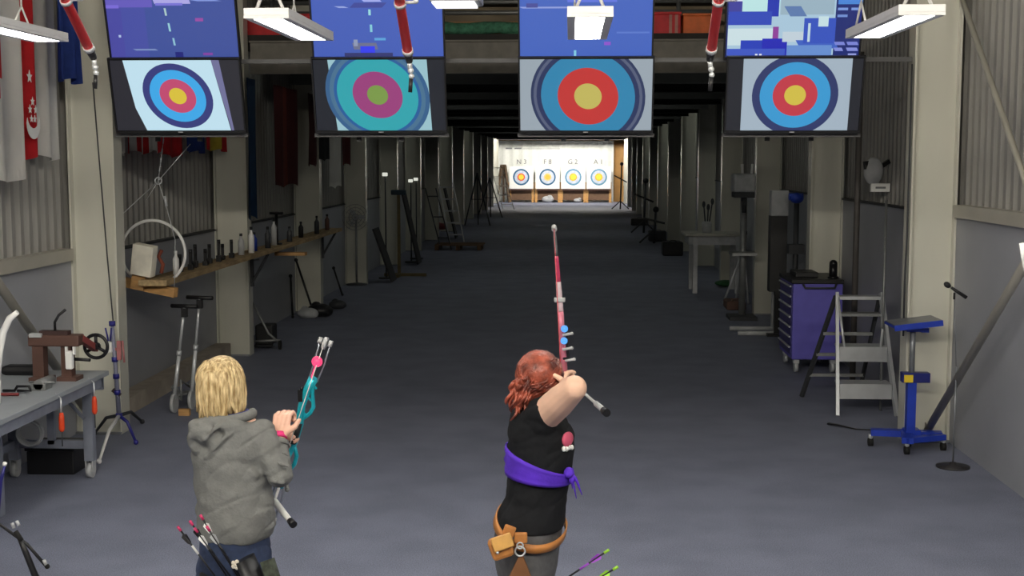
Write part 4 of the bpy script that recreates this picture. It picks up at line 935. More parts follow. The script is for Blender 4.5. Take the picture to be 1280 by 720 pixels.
m = MB(); m.cyl((x, Yp, .03), (x, Yp, z1 - .12), .035); m.box((x, Yp, 1.2), (.2, .2, .12)); m.box((x - .02, Yp, .85), (.24, .2, .06)); m.box((x, Yp, .02), (.35, .35, .04)); part('stand', m, dark, t)
# table far right
ty = 22.9; xa = P(857, 290, ty - .4).x; zt = P(860, 292, ty - .4).z; 
t = thing('work_table', (2.5, ty, 0), 'pale grey work table in the dim middle of the range', 'table')
m = MB(); m.bx(xa, xa + 1.0, ty - .4, ty + .5, zt - .05, zt, bev=.01); part('tabletop', m, mat('table_top', (170, 168, 156), .5), t)
m = MB(); m.bx(xa + .06, xa + .94, ty - .34, ty - .3, zt - .2, zt - .05); m.bx(xa + .06, xa + .1, ty - .34, ty + .44, zt - .2, zt - .05); part('apron', m, lgrey, t)
for x in (xa + .18, xa + .92):
    for y in (ty - .33, ty + .4): m = MB(); m.bx(x - .04, x + .04, y - .04, y + .04, 0, zt - .05); part('leg', m, lgrey, t)
m = MB(); x = xa + .4; m.lathe((x, ty - .1, zt), [(.08, 0), (.09, .15), (.07, .2)], 16); t = thing('tool_pot', (x, ty - .1, zt), 'pale pot of tools on the work table', 'pot'); part('pot', m, lgrey, t)
for k, (dx, hh) in enumerate(((-.06, .5), (.02, .45), (.09, .55))): m = MB(); m.cyl((x + dx * .3, ty - .1, zt + .05), (x + dx, ty - .1, zt + hh), .012); m.sph((x + dx, ty - .1, zt + hh), (.03, .02, .06), 8); part('tool', m, dark, t)
m = MB(); c = F(908, 358); m.sph((c.x, c.y, .06), (.22, .2, .06)); m.bx(c.x - .1, c.x + .1, c.y - .08, c.y + .08, .0, .1, bev=.02); solo('green_bag', m, mat('green_cloth', (40, 90, 50), .8), c, 'small green bag on the floor beside the work table', 'bag')
# further clutter on the right
for i, (px, pyt, pyb, lb) in enumerate(((832, 226, 292, 'thin dark stand in the dim right side of the range'), (846, 262, 305, 'low dark stand before the fifth right column'), (793, 205, 262, 'dark folded stand at the far right end of the range'))):
    c = FC(px, pyb, .45); h = P(px, pyt, c.y).z
    t = thing('bow_rack', c, lb, 'stand')
    m = MB(); m.cyl((c.x, c.y, .02), (c.x + .05, c.y, h), .035); part('pole', m, dark, t)
    for s in (-1, 1): m = MB(); m.bar((c.x + s * .4, c.y, .03), (c.x, c.y, .4), .05); part('foot', m, dark, t)
    m = MB(); m.bar((c.x - .3, c.y, h * .75), (c.x + .3, c.y, h * .6), .06); m.sph((c.x + .05, c.y, h), .09, 8); part('arm', m, black, t)
for i, (px, py, w_, h, mt, lb) in enumerate(((851, 320, .5, .34, black, 'black low case on the floor before the work table'), (848, 302, .5, .3, dark, 'dark grey case behind the black one on the right'), (815, 282, .6, .25, black, 'black flat case further down the right side'), (930, 388, .3, .14, mat('brown_cloth', (100, 74, 64), .8), 'small brown bundle on the floor by the tubular frame'))):
    c = FC(px, py, w_ / 2 + .02); m = MB(); m.bx(c.x - w_ / 2, c.x + w_ / 2, c.y, c.y + .5, 0, h, bev=.03); m.tube([(c.x - .08, c.y - .01, h), (c.x - .06, c.y, h + .04), (c.x + .06, c.y, h + .04), (c.x + .08, c.y - .01, h)], .01, 6); solo('equipment_case', m, mt, c, lb, 'case')

# ================================================================ PEOPLE
def remesh(mb, vox, it=2, mt=None, fold=0):
    me = mb.mesh('tmp', [], (0, 0, 0)); o = bpy.data.objects.new('tmp', me); C.objects.link(o)
    md = o.modifiers.new('r', 'REMESH'); md.mode = 'VOXEL'; md.voxel_size = vox; md.use_smooth_shade = True
    sm = o.modifiers.new('s', 'SMOOTH'); sm.iterations = it; sm.factor = .5
    dg = bpy.context.evaluated_depsgraph_get(); m2 = bpy.data.meshes.new_from_object(o.evaluated_get(dg))
    bpy.data.objects.remove(o); m2.materials.clear()
    for p in m2.polygons: p.use_smooth = True
    if fold:
        nl = [v.normal.copy() for v in m2.vertices]
        for v, nv in zip(m2.vertices, nl):
            c = v.co.copy(); a = noise.noise(Vector((c.x * 9, c.y * 9, c.z * 16 + 3 * c.x))); b_ = abs(noise.noise(Vector((c.x * 5 + 7, c.y * 5, c.z * 13 - 8 * c.x))))
            v.co = c + nv * fold * (a * .8 - max(0, .22 - b_) * 2.2)
    return m2
def partmesh(name, me, mts, parent, label=None):
    for m_ in (mts if isinstance(mts, list) else [mts]): me.materials.append(m_)
    lo = wloc(parent); me.transform(Matrix.Translation(-lo)); me.name = name
    o = bpy.data.objects.new(name, me); C.objects.link(o); o.parent = parent
    if label: o['label'] = label
    return o
def limb(mb, pts, rs, seg=16):
    # tapered rounded chain
    for i in range(len(pts) - 1):
        mb.tube([pts[i], pts[i+1]], [rs[i], rs[i+1]], seg)
    for p, r in zip(pts, rs): mb.sph(p, r * .995, 14)
def hand(mb, wrist, dirv, nrm, size=1.0, curl=50, thumb_side=1):
    """dirv: wrist->fingers, nrm: back of the hand direction"""
    d = Vector(dirv).normalized(); n = Vector(nrm); n = (n - d * n.dot(d)).normalized(); s = d.cross(n) * thumb_side
    w_ = Vector(wrist)
    pc = w_ + d * .045 * size
    for k in range(4):
        off = (-.03 + .02 * k) * size
        a = w_ + d * .005 + s * off * .7; b_ = w_ + d * .085 * size + s * off
        mb.tube([a, b_], [.015 * size, .012 * size], 10); mb.sph(b_, .012 * size, 8)
        ln = (.9, 1.0, 1.05, .95)[k] * (.78 if k == 0 else 1) * size
        p = b_; ang = 0
        for j, seg_ in enumerate((.038, .026, .02)):
            ang += R(curl) * (.7, 1.1, .9)[j]
            q_ = p + (d * math.cos(ang) - n * math.sin(ang)) * seg_ * ln
            mb.tube([p, q_], [.0095 * size, .0085 * size], 8); mb.sph(q_, .0085 * size, 8); p = q_
    a = w_ + d * .02 * size + s * .028 * size; b_ = a + (d * .6 + s * .7 - n * .2).normalized() * .04 * size
    c = b_ + (d * .8 - n * .6 + s * .05).normalized() * .03 * size; e_ = c + (d * .5 - n * .8 - s * .2).normalized() * .024 * size
    mb.tube([a, b_, c, e_], [.015 * size, .0125 * size, .0105 * size, .009 * size], 10); mb.sph(e_, .009 * size, 8)
def head(mb, c, fwd, s=1.0):
    """c = centre of head, fwd = facing unit vector"""
    f_ = Vector(fwd).normalized(); z = Vector((0, 0, 1)); r = f_.cross(z).normalized(); u = r.cross(f_)
    M3 = Matrix((r, f_, u)).transposed()
    def L_(x, y, z_): return Vector(c) + M3 @ Vector((x, y, z_)) * s
    e = M3.to_euler()
    mb.sph(L_(0, -.01, .03), (.074 * s, .092 * s, .088 * s), 20, rot=e); mb.sph(L_(0, .02, -.03), (.058 * s, .068 * s, .078 * s), 18, rot=e)
    mb.sph(L_(0, .055, -.085), (.028 * s, .025 * s, .022 * s), 12, rot=e)
    mb.sph(L_(0, .092, -.018), (.013 * s, .018 * s, .016 * s), 10, rot=e); mb.tube([L_(0, .082, .02), L_(0, .098, -.015)], [.008 * s, .011 * s], 8)
    mb.sph(L_(0, .082, -.052), (.024 * s, .01 * s, .008 * s), 10, rot=e); mb.sph(L_(0, .08, -.063), (.02 * s, .01 * s, .007 * s), 10, rot=e)
    for q_ in (-1, 1):
        mb.sph(L_(q_ * .075, -.005, -.005), (.009 * s, .02 * s, .03 * s), 10, rot=e)
        mb.sph(L_(q_ * .03, .07, .035), (.02 * s, .014 * s, .008 * s), 8, rot=e); mb.sph(L_(q_ * .04, .06, -.03), (.02 * s, .02 * s, .02 * s), 8, rot=e)
    return L_, e
skin = mat('skin', (226, 178, 156), .5, 0, .05, 12, spec=.4)
skin2 = mat('skin_fair', (234, 190, 164), .5, 0, .05, 12, spec=.4)
def eyes(L_, s, parent, skinm):
    for q_ in (-1, 1):
        m = MB(); m.mi = 0; m.sph(L_(q_ * .03, .074, .014), .0115 * s, 12); m.mi = 1; m.sph(L_(q_ * .03, .083, .014), .0055 * s, 10)
        part('eye', m, [white, mat('iris', (60, 70, 80), .2)], parent)

# ---------------- blonde archer (hoodie) ----------------
YW = 5.0
G = lambda px, py, Y=YW: P(px, py, Y)
root = thing('person', (G(292, 600).x, YW, 0), 'person with blond bobbed hair in grey hoodie and jeans, holding a teal bow', 'person')
px2m = YW / FPX
def ringpx(lst, Y, rz):
    out = []
    for (py, cx, a, b_, *o) in lst:
        c = P(cx, py, Y + (o[0] if o else 0)); out.append((c, a * px2m, b_, rz))
    return out
tz = R(-18)
zof = lambda py: P(290, py, YW).z
# legs
hipz = zof(690)
bx_ = G(294, 690).x
body = MB(); grow = 0
def torso_rings(g):
    L0 = [(500, 282, 13, .045, .0), (512, 284, 17, .055, .0), (522, 288, 36, .085), (534, 290, 49, .105), (550, 290, 52, .12), (575, 290, 49, .125), (605, 291, 47, .125), (635, 294, 49, .13), (655, 295, 49, .132), (668, 294, 44, .125), (695, 294, 46, .13), (715, 294, 42, .12)]
    return [(c, a + g, b_ + g, rz) for c, a, b_, rz in ringpx(L0, YW, tz)]
body.loft(torso_rings(-.012)[::-1])
# neck + head
hc_ = G(279, 484, 5.02); fwd = Vector((.55, .8, -.12)).normalized()
Lh, eh = head(body, hc_, fwd)
body.tube([G(284, 525, 5.0), hc_ + Vector((0, -.005, -.05))], [.055, .05], 16)
# right arm
SR, ER, WR = G(327, 549, 4.98), G(349, 592, 4.93), G(349, 546, 5.03)
limb(body, [SR, ER, WR], [.05, .038, .026])
hand(body, WR, G(354, 515, 5.07) - WR, Vector((-.25, -.95, .0)), 1.0, 66, 1)
# left arm reaching to the bow
BG = G(371, 540, 5.25)
SL, EL, WL = G(256, 550, 5.06), G(290, 598, 5.25), G(350, 560, 5.25)
limb(body, [SL, EL, WL], [.05, .038, .026])
hand(body, WL, BG + Vector((.0, 0, 0)) - WL, Vector((.2, .95, .1)), .85, 60, 1)
# legs and feet
for s in (-1, 1):
    hp = Vector((bx_ + s * .075, YW - s * .02, zof(712))); kn = Vector((bx_ + s * .1, YW + .01, .44)); an = Vector((bx_ + s * .12, YW, .09))
    limb(body, [hp, kn, an], [.085, .052, .036]); body.tube([an + Vector((0, -.03, -.045)), an + Vector((.03, .13, -.05))], [.036, .03], 12)
me = remesh(body, .0042, 3); bo = partmesh('body', me, skin, root)
eyes(Lh, 1, bo, skin)
# hoodie
hm = mat('grey_fleece', (118, 119, 117), .95, 0, .08, 30, .35, 90, .15)
h = MB(); tr = torso_rings(.012)
tr = tr[2:-2]
tr[0] = (tr[0][0], tr[0][1] * .95, tr[0][2], tr[0][3])
h.loft(tr[::-1])
sh = lambda p, q_, f_: Vector(p).lerp(Vector(q_), f_)
h.sph(G(327, 543, 5.0), .066); h.sph(G(256, 546, 5.05), .064)
limb(h, [SR, sh(SR, ER, .5), ER, sh(ER, WR, .5), sh(ER, WR, .76)], [.064, .06, .054, .048, .04])
limb(h, [SL, EL, sh(EL, WL, .85)], [.066, .052, .038])
c = G(288, 527, 4.99)
# folded hood at the back of the neck
h.sph(G(262, 543, 4.915), (.098, .06, .055), rot=(0, R(28), 0)); h.sph(G(250, 552, 4.945), (.06, .055, .05), rot=(0, R(55), 0)); h.sph(G(285, 530, 4.92), (.09, .06, .04), rot=(0, R(12), 0))
for pl_, rr_ in (((( 306, 522, 4.95), (296, 534, 4.885), (278, 549, 4.862), (264, 566, 4.868), (256, 572, 4.885)), .013), (((262, 519, 4.93), (248, 530, 4.885), (238, 545, 4.89), (238, 560, 4.91)), .014), (((284, 524, 4.88), (268, 536, 4.852), (254, 552, 4.858)), .012)):
    h.tube([G(*p_) for p_ in pl_], [rr_ * .7] + [rr_] * (len(pl_) - 2) + [rr_ * .6], 10)
for (x0, y0, x1, y1, yy) in ((352, 566, 364, 572, 4.9), (346, 577, 362, 584, 4.88), (338, 600, 356, 604, 4.89)):
    h.tube([G(x0, y0, yy), G((x0 + x1) / 2, (y0 + y1) / 2, yy - .012), G(x1, y1, yy)], [.008, .013, .008], 8)
for (x0, y0, x1, y1, yy, r_) in ((256, 598, 296, 612, 4.893, .022), (262, 632, 316, 618, 4.888, .02), (302, 572, 322, 598, 4.895, .022)):
    h.tube([G(x0, y0, yy + .012), G((x0+x1)/2, (y0+y1)/2 + 3, yy), G(x1, y1, yy + .012)], [r_ * .5, r_, r_ * .5], 10)
# ribbed hem
hem = torso_rings(.008)[9]; hem2 = torso_rings(.0)[9]
h.loft([(hem[0] + Vector((0, 0, -.008)), hem[1], hem[2], hem[3]), (hem[0] + Vector((0, 0, .03)), hem[1] + .003, hem[2] + .003, hem[3])])
me = remesh(h, .0055, 5, fold=.011)
ho = partmesh('hoodie', me, hm, root)
# hood as rolled cloth
m = MB()
arc = []
for k in range(15):
    a = R(150 + 250 * k / 14); arc.append(c + Vector((.088 * math.cos(a), .08 * math.sin(a), .02 + .012 * math.cos(a))))
m.tube(arc, [.012] + [.02] * 13 + [.012], 10); part('hood_rim', m, hm, ho)
m = MB(); arc2 = [p + Vector((0, 0, .012)) + (c - p) * .22 for p in arc]; m.tube(arc2, .012, 8); part('inner_collar', m, mat('blue_cotton', (52, 56, 110), .8), ho)
m = MB(); a, b_ = ER.lerp(WR, .72), ER.lerp(WR, .86); m.tube([a, b_], [.043, .039], 14); part('cuff', m, hm, ho)
d = (WR - ER).normalized(); m = MB(); m.tube([WR - d * .012, WR + d * .012], [.033, .032], 18); part('wristband', m, mat('pink_band', (224, 40, 120), .5), root)
# jeans
jm = mat('denim', (44, 56, 84), .9, 0, .15, 40, .2, 120)
j = MB(); jr = torso_rings(.004)[9:]
top_ = torso_rings(.0)[9]
j.loft([(r_[0], r_[1], r_[2], r_[3]) for r_ in ([(top_[0] + Vector((0, 0, .02)), top_[1], top_[2], top_[3])] + jr)][::-1])
for s in (-1, 1):
    hp = Vector((bx_ + s * .075, YW - s * .02, zof(712))); kn = Vector((bx_ + s * .1, YW + .01, .44)); an = Vector((bx_ + s * .12, YW, .1))
    limb(j, [hp, kn, an], [.093, .064, .055])
me = remesh(j, .006, 3, fold=.006); partmesh('jeans', me, jm, root)
for s in (-1, 1):
    an = Vector((bx_ + s * .12, YW, 0)); m = MB(); m.sph(an + Vector((.01, .05, .045)), (.045, .13, .045), 14); m.box(an + Vector((.01, .05, .012)), (.085, .25, .024), bev=.01); part('shoe', m, dark, root)
# hair: bob of strands over a cap
def hair_mesh(cap, strands, mt_idx=1):
    pass
hb = mat('blond_hair', (186, 152, 98), .5, 0, .4, 28, .3, 90, .4, stretch=(3, 3, .6), c2=(230, 206, 158))
hcap = MB()
e0 = Vector((-.0, -.0, 0))
hcap.sph(hc_ + Vector((-.0, -.012, .035)), (.088, .095, .096), 24)
hcap.sph(hc_ + Vector((-.012, -.03, -.03)), (.09, .085, .075), 20)
hcap.loft([(hc_ + Vector((-.01, -.03, -.09)), .074, .066, 0), (hc_ + Vector((-.01, -.03, -.06)), .08, .076, 0), (hc_ + Vector((-.004, -.025, .0)), .086, .086, 0)])
rr = random.Random(11)
for k in range(150):
    a = R(rr.uniform(128, 358)) ; 
    ct, st = math.cos(a), math.sin(a)
    cc = hc_ + Vector((-.003, -.016, 0))
    pts = []
    wob = rr.uniform(-.004, .004); end = rr.uniform(-.128, -.085) + (.02 if st > 0 else 0); rs_ = rr.uniform(.94, 1.07)
    for i in range(7):
        v = i / 6; z_ = .11 + (end - .11) * v
        prof = math.sqrt(max(0.02, 1 - ((z_ - .03) / .105) ** 2)) if z_ > .03 else 1.0 - .05 * ((.03 - z_) / .15)
        flare = 1 + .03 * math.sin(v * 6 + k)
        pts.append(cc + Vector((ct * (.092 * prof * flare * (1 + (rs_ - 1) * v) + wob) + .006 * math.sin(v * 9 + k * 1.7) * v, st * (.096 * prof * flare * (1 + (rs_ - 1) * v) + wob), z_)))
    hcap.tube(pts, [.003, .0075, .009, .009, .0085, .007, .003], 6, flat=.6)
part('hair', hcap, hb, root)
# compound bow ------------------------------------------------------
tealm = mat('teal_anodised', (32, 172, 190), .3, .3, .06)
def xf(o, xa_, ya_, za_):
    X, Yv, Zv = Vector(xa_).normalized(), Vector(ya_).normalized(), Vector(za_).normalized()
    return lambda x, y, z: Vector(o) + X * x + Yv * y + Zv * z
upb = (G(409, 420, 5.20) - BG).normalized()
sd = Vector((0, 1, 0)); sd = (sd - upb * sd.dot(upb)).normalized(); side = upb.cross(sd)
# local: z up the bow, x sideways (screen), y away
T = xf(BG, -side, sd, upb)
T = xf(BG, upb.cross(Vector((0, -1, 0))) * -1, Vector((0, 1, 0)), upb)
bow = thing('compound_bow', BG, 'teal compound bow held up by the blond archer', 'bow')
m = MB()
m.tube([T(-.0, 0, -.26), T(.012, .0, -.14), T(0, 0, -.04), T(0, 0, .04), T(.014, 0, .12), T(.01, 0, .2), T(.0, 0, .25)], [.02, .017, .019, .018, .016, .018, .021], 12)
m.tube([T(0, 0, .05), T(-.03, 0, .1), T(-.035, 0, .13), T(-.012, 0, .19), T(.0, 0, .24)], [.008, .009, .009, .008, .01], 10)
m.tube([T(0, 0, -.05), T(-.03, 0, -.1), T(-.032, 0, -.14), T(-.0, 0, -.22)], [.008, .009, .009, .009], 10)
for z in (.08, .15, .21): m.bar(T(-.025, 0, z), T(.012, 0, z + .02), .008)
part('riser', m, tealm, bow)
m = MB(); m.tube([T(.0, -.02, -.045), T(0, -.025, 0), T(0, -.015, .045)], [.016, .018, .014], 12); part('grip', m, black, bow)
for s in (1, -1):
    for dx in (-.022, .022):
        m = MB(); m.tube([T(dx * .8, 0, s * .24), T(dx, .02, s * .32), T(dx, .0, s * .41)], [.007, .006, .006], 8, flat=.6); part('limb', m, mat('limb_silver', (150, 155, 165), .3, .5), bow)
    m = MB()
    for dx in (-.022, .022): m.cyl(T(dx - .008, 0, s * .415), T(dx + .008, 0, s * .415), .014)
    m.cyl(T(-.008, -.0, s * .41), T(.008, 0, s * .41), .026); part('cam', m, lgrey, bow)
m = MB(); m.tube([T(.0, -.1 + .08, .41), T(.0, -.09, .0), T(.0, -.1 + .08, -.41)], .002, 6); part('string', m, mat('string_white', (210, 210, 205), .6), bow)
m = MB(); c = T(0.004, -.03, .33); m.sph(c, .016, 12); m.torus(c, .02, .003, 'y', 18); m.bar(c, T(.01, 0, .22), .006); part('pink_sight', m, glow('pink_glow', (255, 70, 120), 1.3), bow)
m = MB(); m.bar(T(0, 0, .07), T(.06, .02, .04), .01); m.sph(T(.06, .02, .04), .014); m.box(T(.03, .0, .16), (.02, .03, .05)); m.sph(T(.035, 0, .19), .008); part('arrow_rest', m, blackm, bow)
s0 = T(0, 0, -.3) if False else G(343, 627, 5.2); m = MB()
base_ = T(0, 0, -.25)
e1 = G(367, 656, 5.05)
m.tube([base_, s0], .006, 8); m.tube([s0, s0.lerp(e1, .85)], [.016, .011], 12); part('stabiliser', m, white, bow)
m = MB(); m.tube([s0.lerp(e1, .82), e1], [.014, .016], 12); part('weight', m, black, bow)
m = MB(); a = T(0, 0, -.16); b_ = G(359, 612, 5.15); m.tube([a, b_], [.006, .008], 8); m.sph(b_, .011); part('side_bar', m, alud, bow)
# quiver of the blonde ----------------------------------------------
qv = G(315, 716, 4.82)
t = thing('quiver', qv, 'black belt quiver at the hip of the blond archer', 'quiver')
m = MB(); a = G(306, 698, 4.80); b_ = G(345, 790, 4.78); m.tube([a, a.lerp(b_, .4), b_], [.062, .066, .05], 16, flat=.5); part('pocket', m, black, t)
m = MB(); m.tube([G(334, 700, 4.83), G(352, 760, 4.79)], [.036, .04], 12, flat=.5); part('side_pouch', m, mat('dark_camo', (50, 56, 46), .9, 0, .6, 40), t)
jr2 = torso_rings(.006)[11]
m = MB(); ringp = [jr2[0] + Vector((jr2[1] * math.cos(tz) * math.cos(k * math.pi / 16) - jr2[2] * math.sin(tz) * -0 , jr2[2] * math.sin(k * math.pi / 16), -.0)) for k in range(33)]
m.tube(ringp, .014, 8, flat=1.2); part('belt', m, black, t)
m = MB(); c = G(295, 706, 4.755)
for k in range(5): a = R(72 * k); m.sph(c + Vector((.012 * math.cos(a), -.0, .012 * math.sin(a))), .009, 8)
m.sph(c, .01, 8); part('tassel', m, mat('cream_tassel', (214, 206, 190), .8), t)
def arrow(tail, head_, label, nock, f1, f2, grp):
    tail = Vector(tail); head_ = Vector(head_); d = (head_ - tail).normalized()
    t = thing('arrow', tail, label, 'arrow', grp)
    m = MB(); m.cyl(tail, head_, .0038, seg=8); part('shaft', m, blackm, t)
    m = MB(); m.cyl(tail - d * .016, tail + d * .006, .0055, seg=8); part('nock', m, nock, t)
    m = MB(); r_ = d.orthogonal().normalized(); 
    for k in range(3):
        q_ = Matrix.Rotation(R(120 * k), 3, d) @ r_
        m.poly([tail + d * .02, tail + d * .028 + q_ * .014, tail + d * .062 + q_ * .009, tail + d * .075], d=d.cross(q_).normalized() * .0012)
    part('fletching', m, f1, t)
    m = MB(); m.cyl(tail + d * .078, tail + d * .12, .0046, seg=8); part('shaft_wrap', m, f2, t)
pk = mat('pink_nock', (196, 50, 100), .5)
for i, (a, b_, lb, f1, f2) in enumerate((((225, 662), (300, 762), 'leftmost arrow rising from the blond archer quiver', black, white), ((240, 655), (306, 755), 'second arrow from left in the blond archer quiver', black, white), ((253, 648), (312, 745), 'third arrow from left, against the hoodie hem', white, fmar), ((246, 664), (308, 748), 'low arrow between the second and third of the quiver', white, black), ((261, 662), (316, 745), 'rightmost arrow in the blond archer quiver', lgrey, black))):
    arrow(G(*a, 4.76 - .01 * i), G(*b_, 4.80), lb, pk, f1, f2, 'arrows in the blond archer quiver')

# ---------------- red haired archer ----------------
root = thing('person', (G(668, 600).x, YW, 0), 'person with red hair in black sleeveless top, drawing a bow', 'person')
def t2(g, i0=0, i1=99):
    L0 = [(497, 668, 14, .05), (506, 668, 19, .07), (514, 669, 28, .13), (524, 672, 34, .165), (542, 676, 39, .17), (560, 677, 40.5, .165), (580, 675, 39, .155), (600, 673, 37, .145), (622, 670, 37, .145), (640, 665, 40, .165), (655, 662, 43, .178), (680, 658, 43, .185), (705, 658, 40, .18), (722, 658, 36, .165)]
    return [(c, a + g, b_ + g, rz) for c, a, b_, rz in ringpx(L0, YW, 0)][i0:i1]
body = MB(); body.loft(t2(-.012)[::-1])
hc2 = G(676, 474, 5.02); fw2 = Vector((.22, .97, .0)).normalized()
Lh2, eh2 = head(body, hc2, fw2)
body.tube([G(668, 518, 5.0), hc2 + Vector((0, -.0, -.05))], [.055, .048], 16)
# right (drawing) arm: shoulder -> elbow (toward viewer, right) -> hand at the chin
S1, E1, W1 = G(682, 518, 4.87), G(718, 485, 4.70), G(707, 480, 4.90)
H1 = G(694, 474, 5.06)
limb(body, [S1, S1.lerp(E1, .5), E1], [.062, .06, .048]); body.sph(E1, .047)
limb(body, [E1, E1.lerp(W1, .45), W1], [.045, .038, .026])
hand(body, W1, H1 - W1, Vector((.75, -.1, .6)), .8, 85, -1)
# left (bow) arm
BG2 = G(706, 466, 5.72)
S2 = G(676, 525, 5.14); E2 = G(692, 498, 5.42); W2 = G(703, 478, 5.64)
limb(body, [S2, E2, W2], [.052, .038, .026])
hand(body, W2 + Vector((0, 0, -.01)), Vector((.05, 1, .25)), Vector((-.9, -.1, .3)), .85, 65, 1)
b2x = G(658, 700).x
for s in (-1, 1):
    hp = Vector((b2x, YW + s * .085, zof(712))); kn = Vector((b2x + .01, YW + s * .15, .44)); an = Vector((b2x + .0, YW + s * .2, .09))
    limb(body, [hp, kn, an], [.092, .056, .038]); body.tube([an + Vector((-.03, 0, -.045)), an + Vector((.13, 0, -.05))], [.036, .03], 12)
me = remesh(body, .0042, 3); bo = partmesh('body', me, skin2, root); eyes(Lh2, 1, bo, skin2)
# tank top
bt = mat('black_jersey', (26, 27, 30), .9, 0, .1, 20, .15, 60, .2)
h = MB(); tt = t2(.010, 1, 11); h.loft(tt[::-1])
h.sph(G(670, 523, 4.89), (.062, .06, .056)); h.tube([S1 + Vector((-.04, .02, .0)), S1.lerp(E1, .16)], [.058, .066], 18); h.sph(G(674, 524, 5.12), .056)
h.sph(G(678, 529, 4.865), .058)
me = remesh(h, .0055, 4, fold=.008); tp_ = partmesh('tank_top', me, bt, root)
# shirt print on the chest side
m = MB(); c = G(709.5, 549, 4.892); m.mi = 0
m.sph(c, (.012, .036, .03), 12, rot=(0, 0, R(-35))); m.mi = 1
for k in range(4): m.sph(c + Vector((.001 + .010 * (k - 1.5), -.004 + .014 * (k - 1.5), -.033 - .003 * (k % 2))), (.009, .009, .011), 8)
part('shirt_print', m, [mat('pink_print', (214, 90, 120), .7), white], tp_)
# leggings
lg_ = mat('grey_leggings', (96, 96, 98), .9, 0, .1, 30, .15, 80, .15)
j = MB(); j.loft(t2(.0, 9)[::-1])
for s in (-1, 1):
    hp = Vector((b2x, YW + s * .085, zof(712))); kn = Vector((b2x + .01, YW + s * .15, .44)); an = Vector((b2x, YW + s * .2, .1))
    limb(j, [hp, kn, an], [.102, .063, .045])
me = remesh(j, .006, 3); partmesh('leggings', me, lg_, root)
for s in (-1, 1):
    an = Vector((b2x, YW + s * .2, 0)); m = MB(); m.sph(an + Vector((.05, 0, .045)), (.13, .045, .045), 14); m.box(an + Vector((.05, 0, .012)), (.25, .085, .024), bev=.01); part('shoe', m, dark, root)
# sash
pm = mat('purple_cloth', (84, 40, 190), .8, 0, .12, 14, .2, 50)
def ell_ring(py_l, py_r, g, Yc=YW):
    # tilted loop around the torso: py at the left and right silhouette
    rs_ = t2(g); pts = []
    pys = [497, 506, 514, 524, 542, 560, 580, 600, 622, 640, 655, 680, 705, 722]
    for k in range(41):
        a = 2 * math.pi * k / 40; u = .5 + .5 * math.cos(a); py = py_l + (py_r - py_l) * u
        i = max(j_ for j_ in range(len(pys)) if pys[j_] <= py); i = min(i, len(pys) - 2); f_ = (py - pys[i]) / (pys[i+1] - pys[i])
        c = rs_[i][0].lerp(rs_[i+1][0], f_); A_ = rs_[i][1] * (1 - f_) + rs_[i+1][1] * f_; B_ = rs_[i][2] * (1 - f_) + rs_[i+1][2] * f_
        pts.append(c + Vector((A_ * math.cos(a), B_ * math.sin(a), 0)))
    return pts
def band(top, bot, g, mt, name, parent, th=.006):
    A_ = [ell_ring(top[0] + (bot[0] - top[0]) * k / 6, top[1] + (bot[1] - top[1]) * k / 6, g + .004 * math.sin(k * 2.6)) for k in range(7)]
    m = MB(); vs = [[m.bm.verts.new(p) for p in r_[:-1]] for r_ in A_]; n = len(vs[0])
    for i in range(6):
        for k in range(n):
            f = m.bm.faces.new((vs[i][k], vs[i][(k+1) % n], vs[i+1][(k+1) % n], vs[i+1][k])); f.smooth = True
    m._mark(); bmesh.ops.recalc_face_normals(m.bm, faces=m.bm.faces[:]); bmesh.ops.solidify(m.bm, geom=m.bm.faces[:], thickness=-th); m._mark()
    return part(name, m, mt, parent, fix=False)
sa = band((556, 588), (590, 600), .0125, pm, 'sash', root)
m = MB(); c = G(711, 591, 4.9); m.sph(c, (.022, .03, .022)); m.sph(c + Vector((.012, 0, -.02)), (.014, .018, .025))
for (dx, dz, w_) in ((.03, -.1, .006), (.052, -.085, .007), (.042, -.05, .01), (.015, -.06, .007)): m.tube([c, c + Vector((dx * .6, 0, dz * .4)), c + Vector((dx, -.01, dz))], [.01, w_ * 1.4, w_ * .5], 8, flat=.5)
part('sash_knot', m, pm, sa)
# leather belt with pouch and quiver
lm = mat('tan_leather', (186, 122, 62), .55, 0, .15, 14, .15, 40)
t = thing('belt_quiver', G(650, 690, 4.8), 'tan leather belt quiver and pouch on the red haired archer', 'quiver')
def belt_py(a): # height along the hips, dipping towards the pouch
    return 651 - 9 * math.cos(a) * -.9 + 16 * max(0, -math.sin(a)) - 6 * max(0, math.sin(a))
def belt_ring(off, g):
    rs_ = t2(g); pys = [497, 506, 514, 524, 542, 560, 580, 600, 622, 640, 655, 680, 705, 722]; pts = []
    for k in range(49):
        a = 2 * math.pi * k / 48; py = belt_py(a) + off; i = min(max(j_ for j_ in range(len(pys)) if pys[j_] <= py), len(pys) - 2); f_ = (py - pys[i]) / (pys[i+1] - pys[i])
        c = rs_[i][0].lerp(rs_[i+1][0], f_); pts.append(c + Vector(((rs_[i][1] * (1 - f_) + rs_[i+1][1] * f_) * math.cos(a), (rs_[i][2] * (1 - f_) + rs_[i+1][2] * f_) * math.sin(a), 0)))
    return pts
m = MB(); A_ = [[m.bm.verts.new(p) for p in belt_ring(o_, .013)[:-1]] for o_ in (-5, 5)]
for k in range(48): m.bm.faces.new((A_[0][k], A_[0][(k+1) % 48], A_[1][(k+1) % 48], A_[1][k])).smooth = True
bmesh.ops.recalc_face_normals(m.bm, faces=m.bm.faces[:]); bmesh.ops.solidify(m.bm, geom=m.bm.faces[:], thickness=-.005)
part('belt', m, lm, t, fix=False)
m = MB(); m.box(G(626, 684, 4.76), (.085, .05, .085), rot=(0, R(-20), 0), bev=.014); po = part('pouch', m, lm, t)
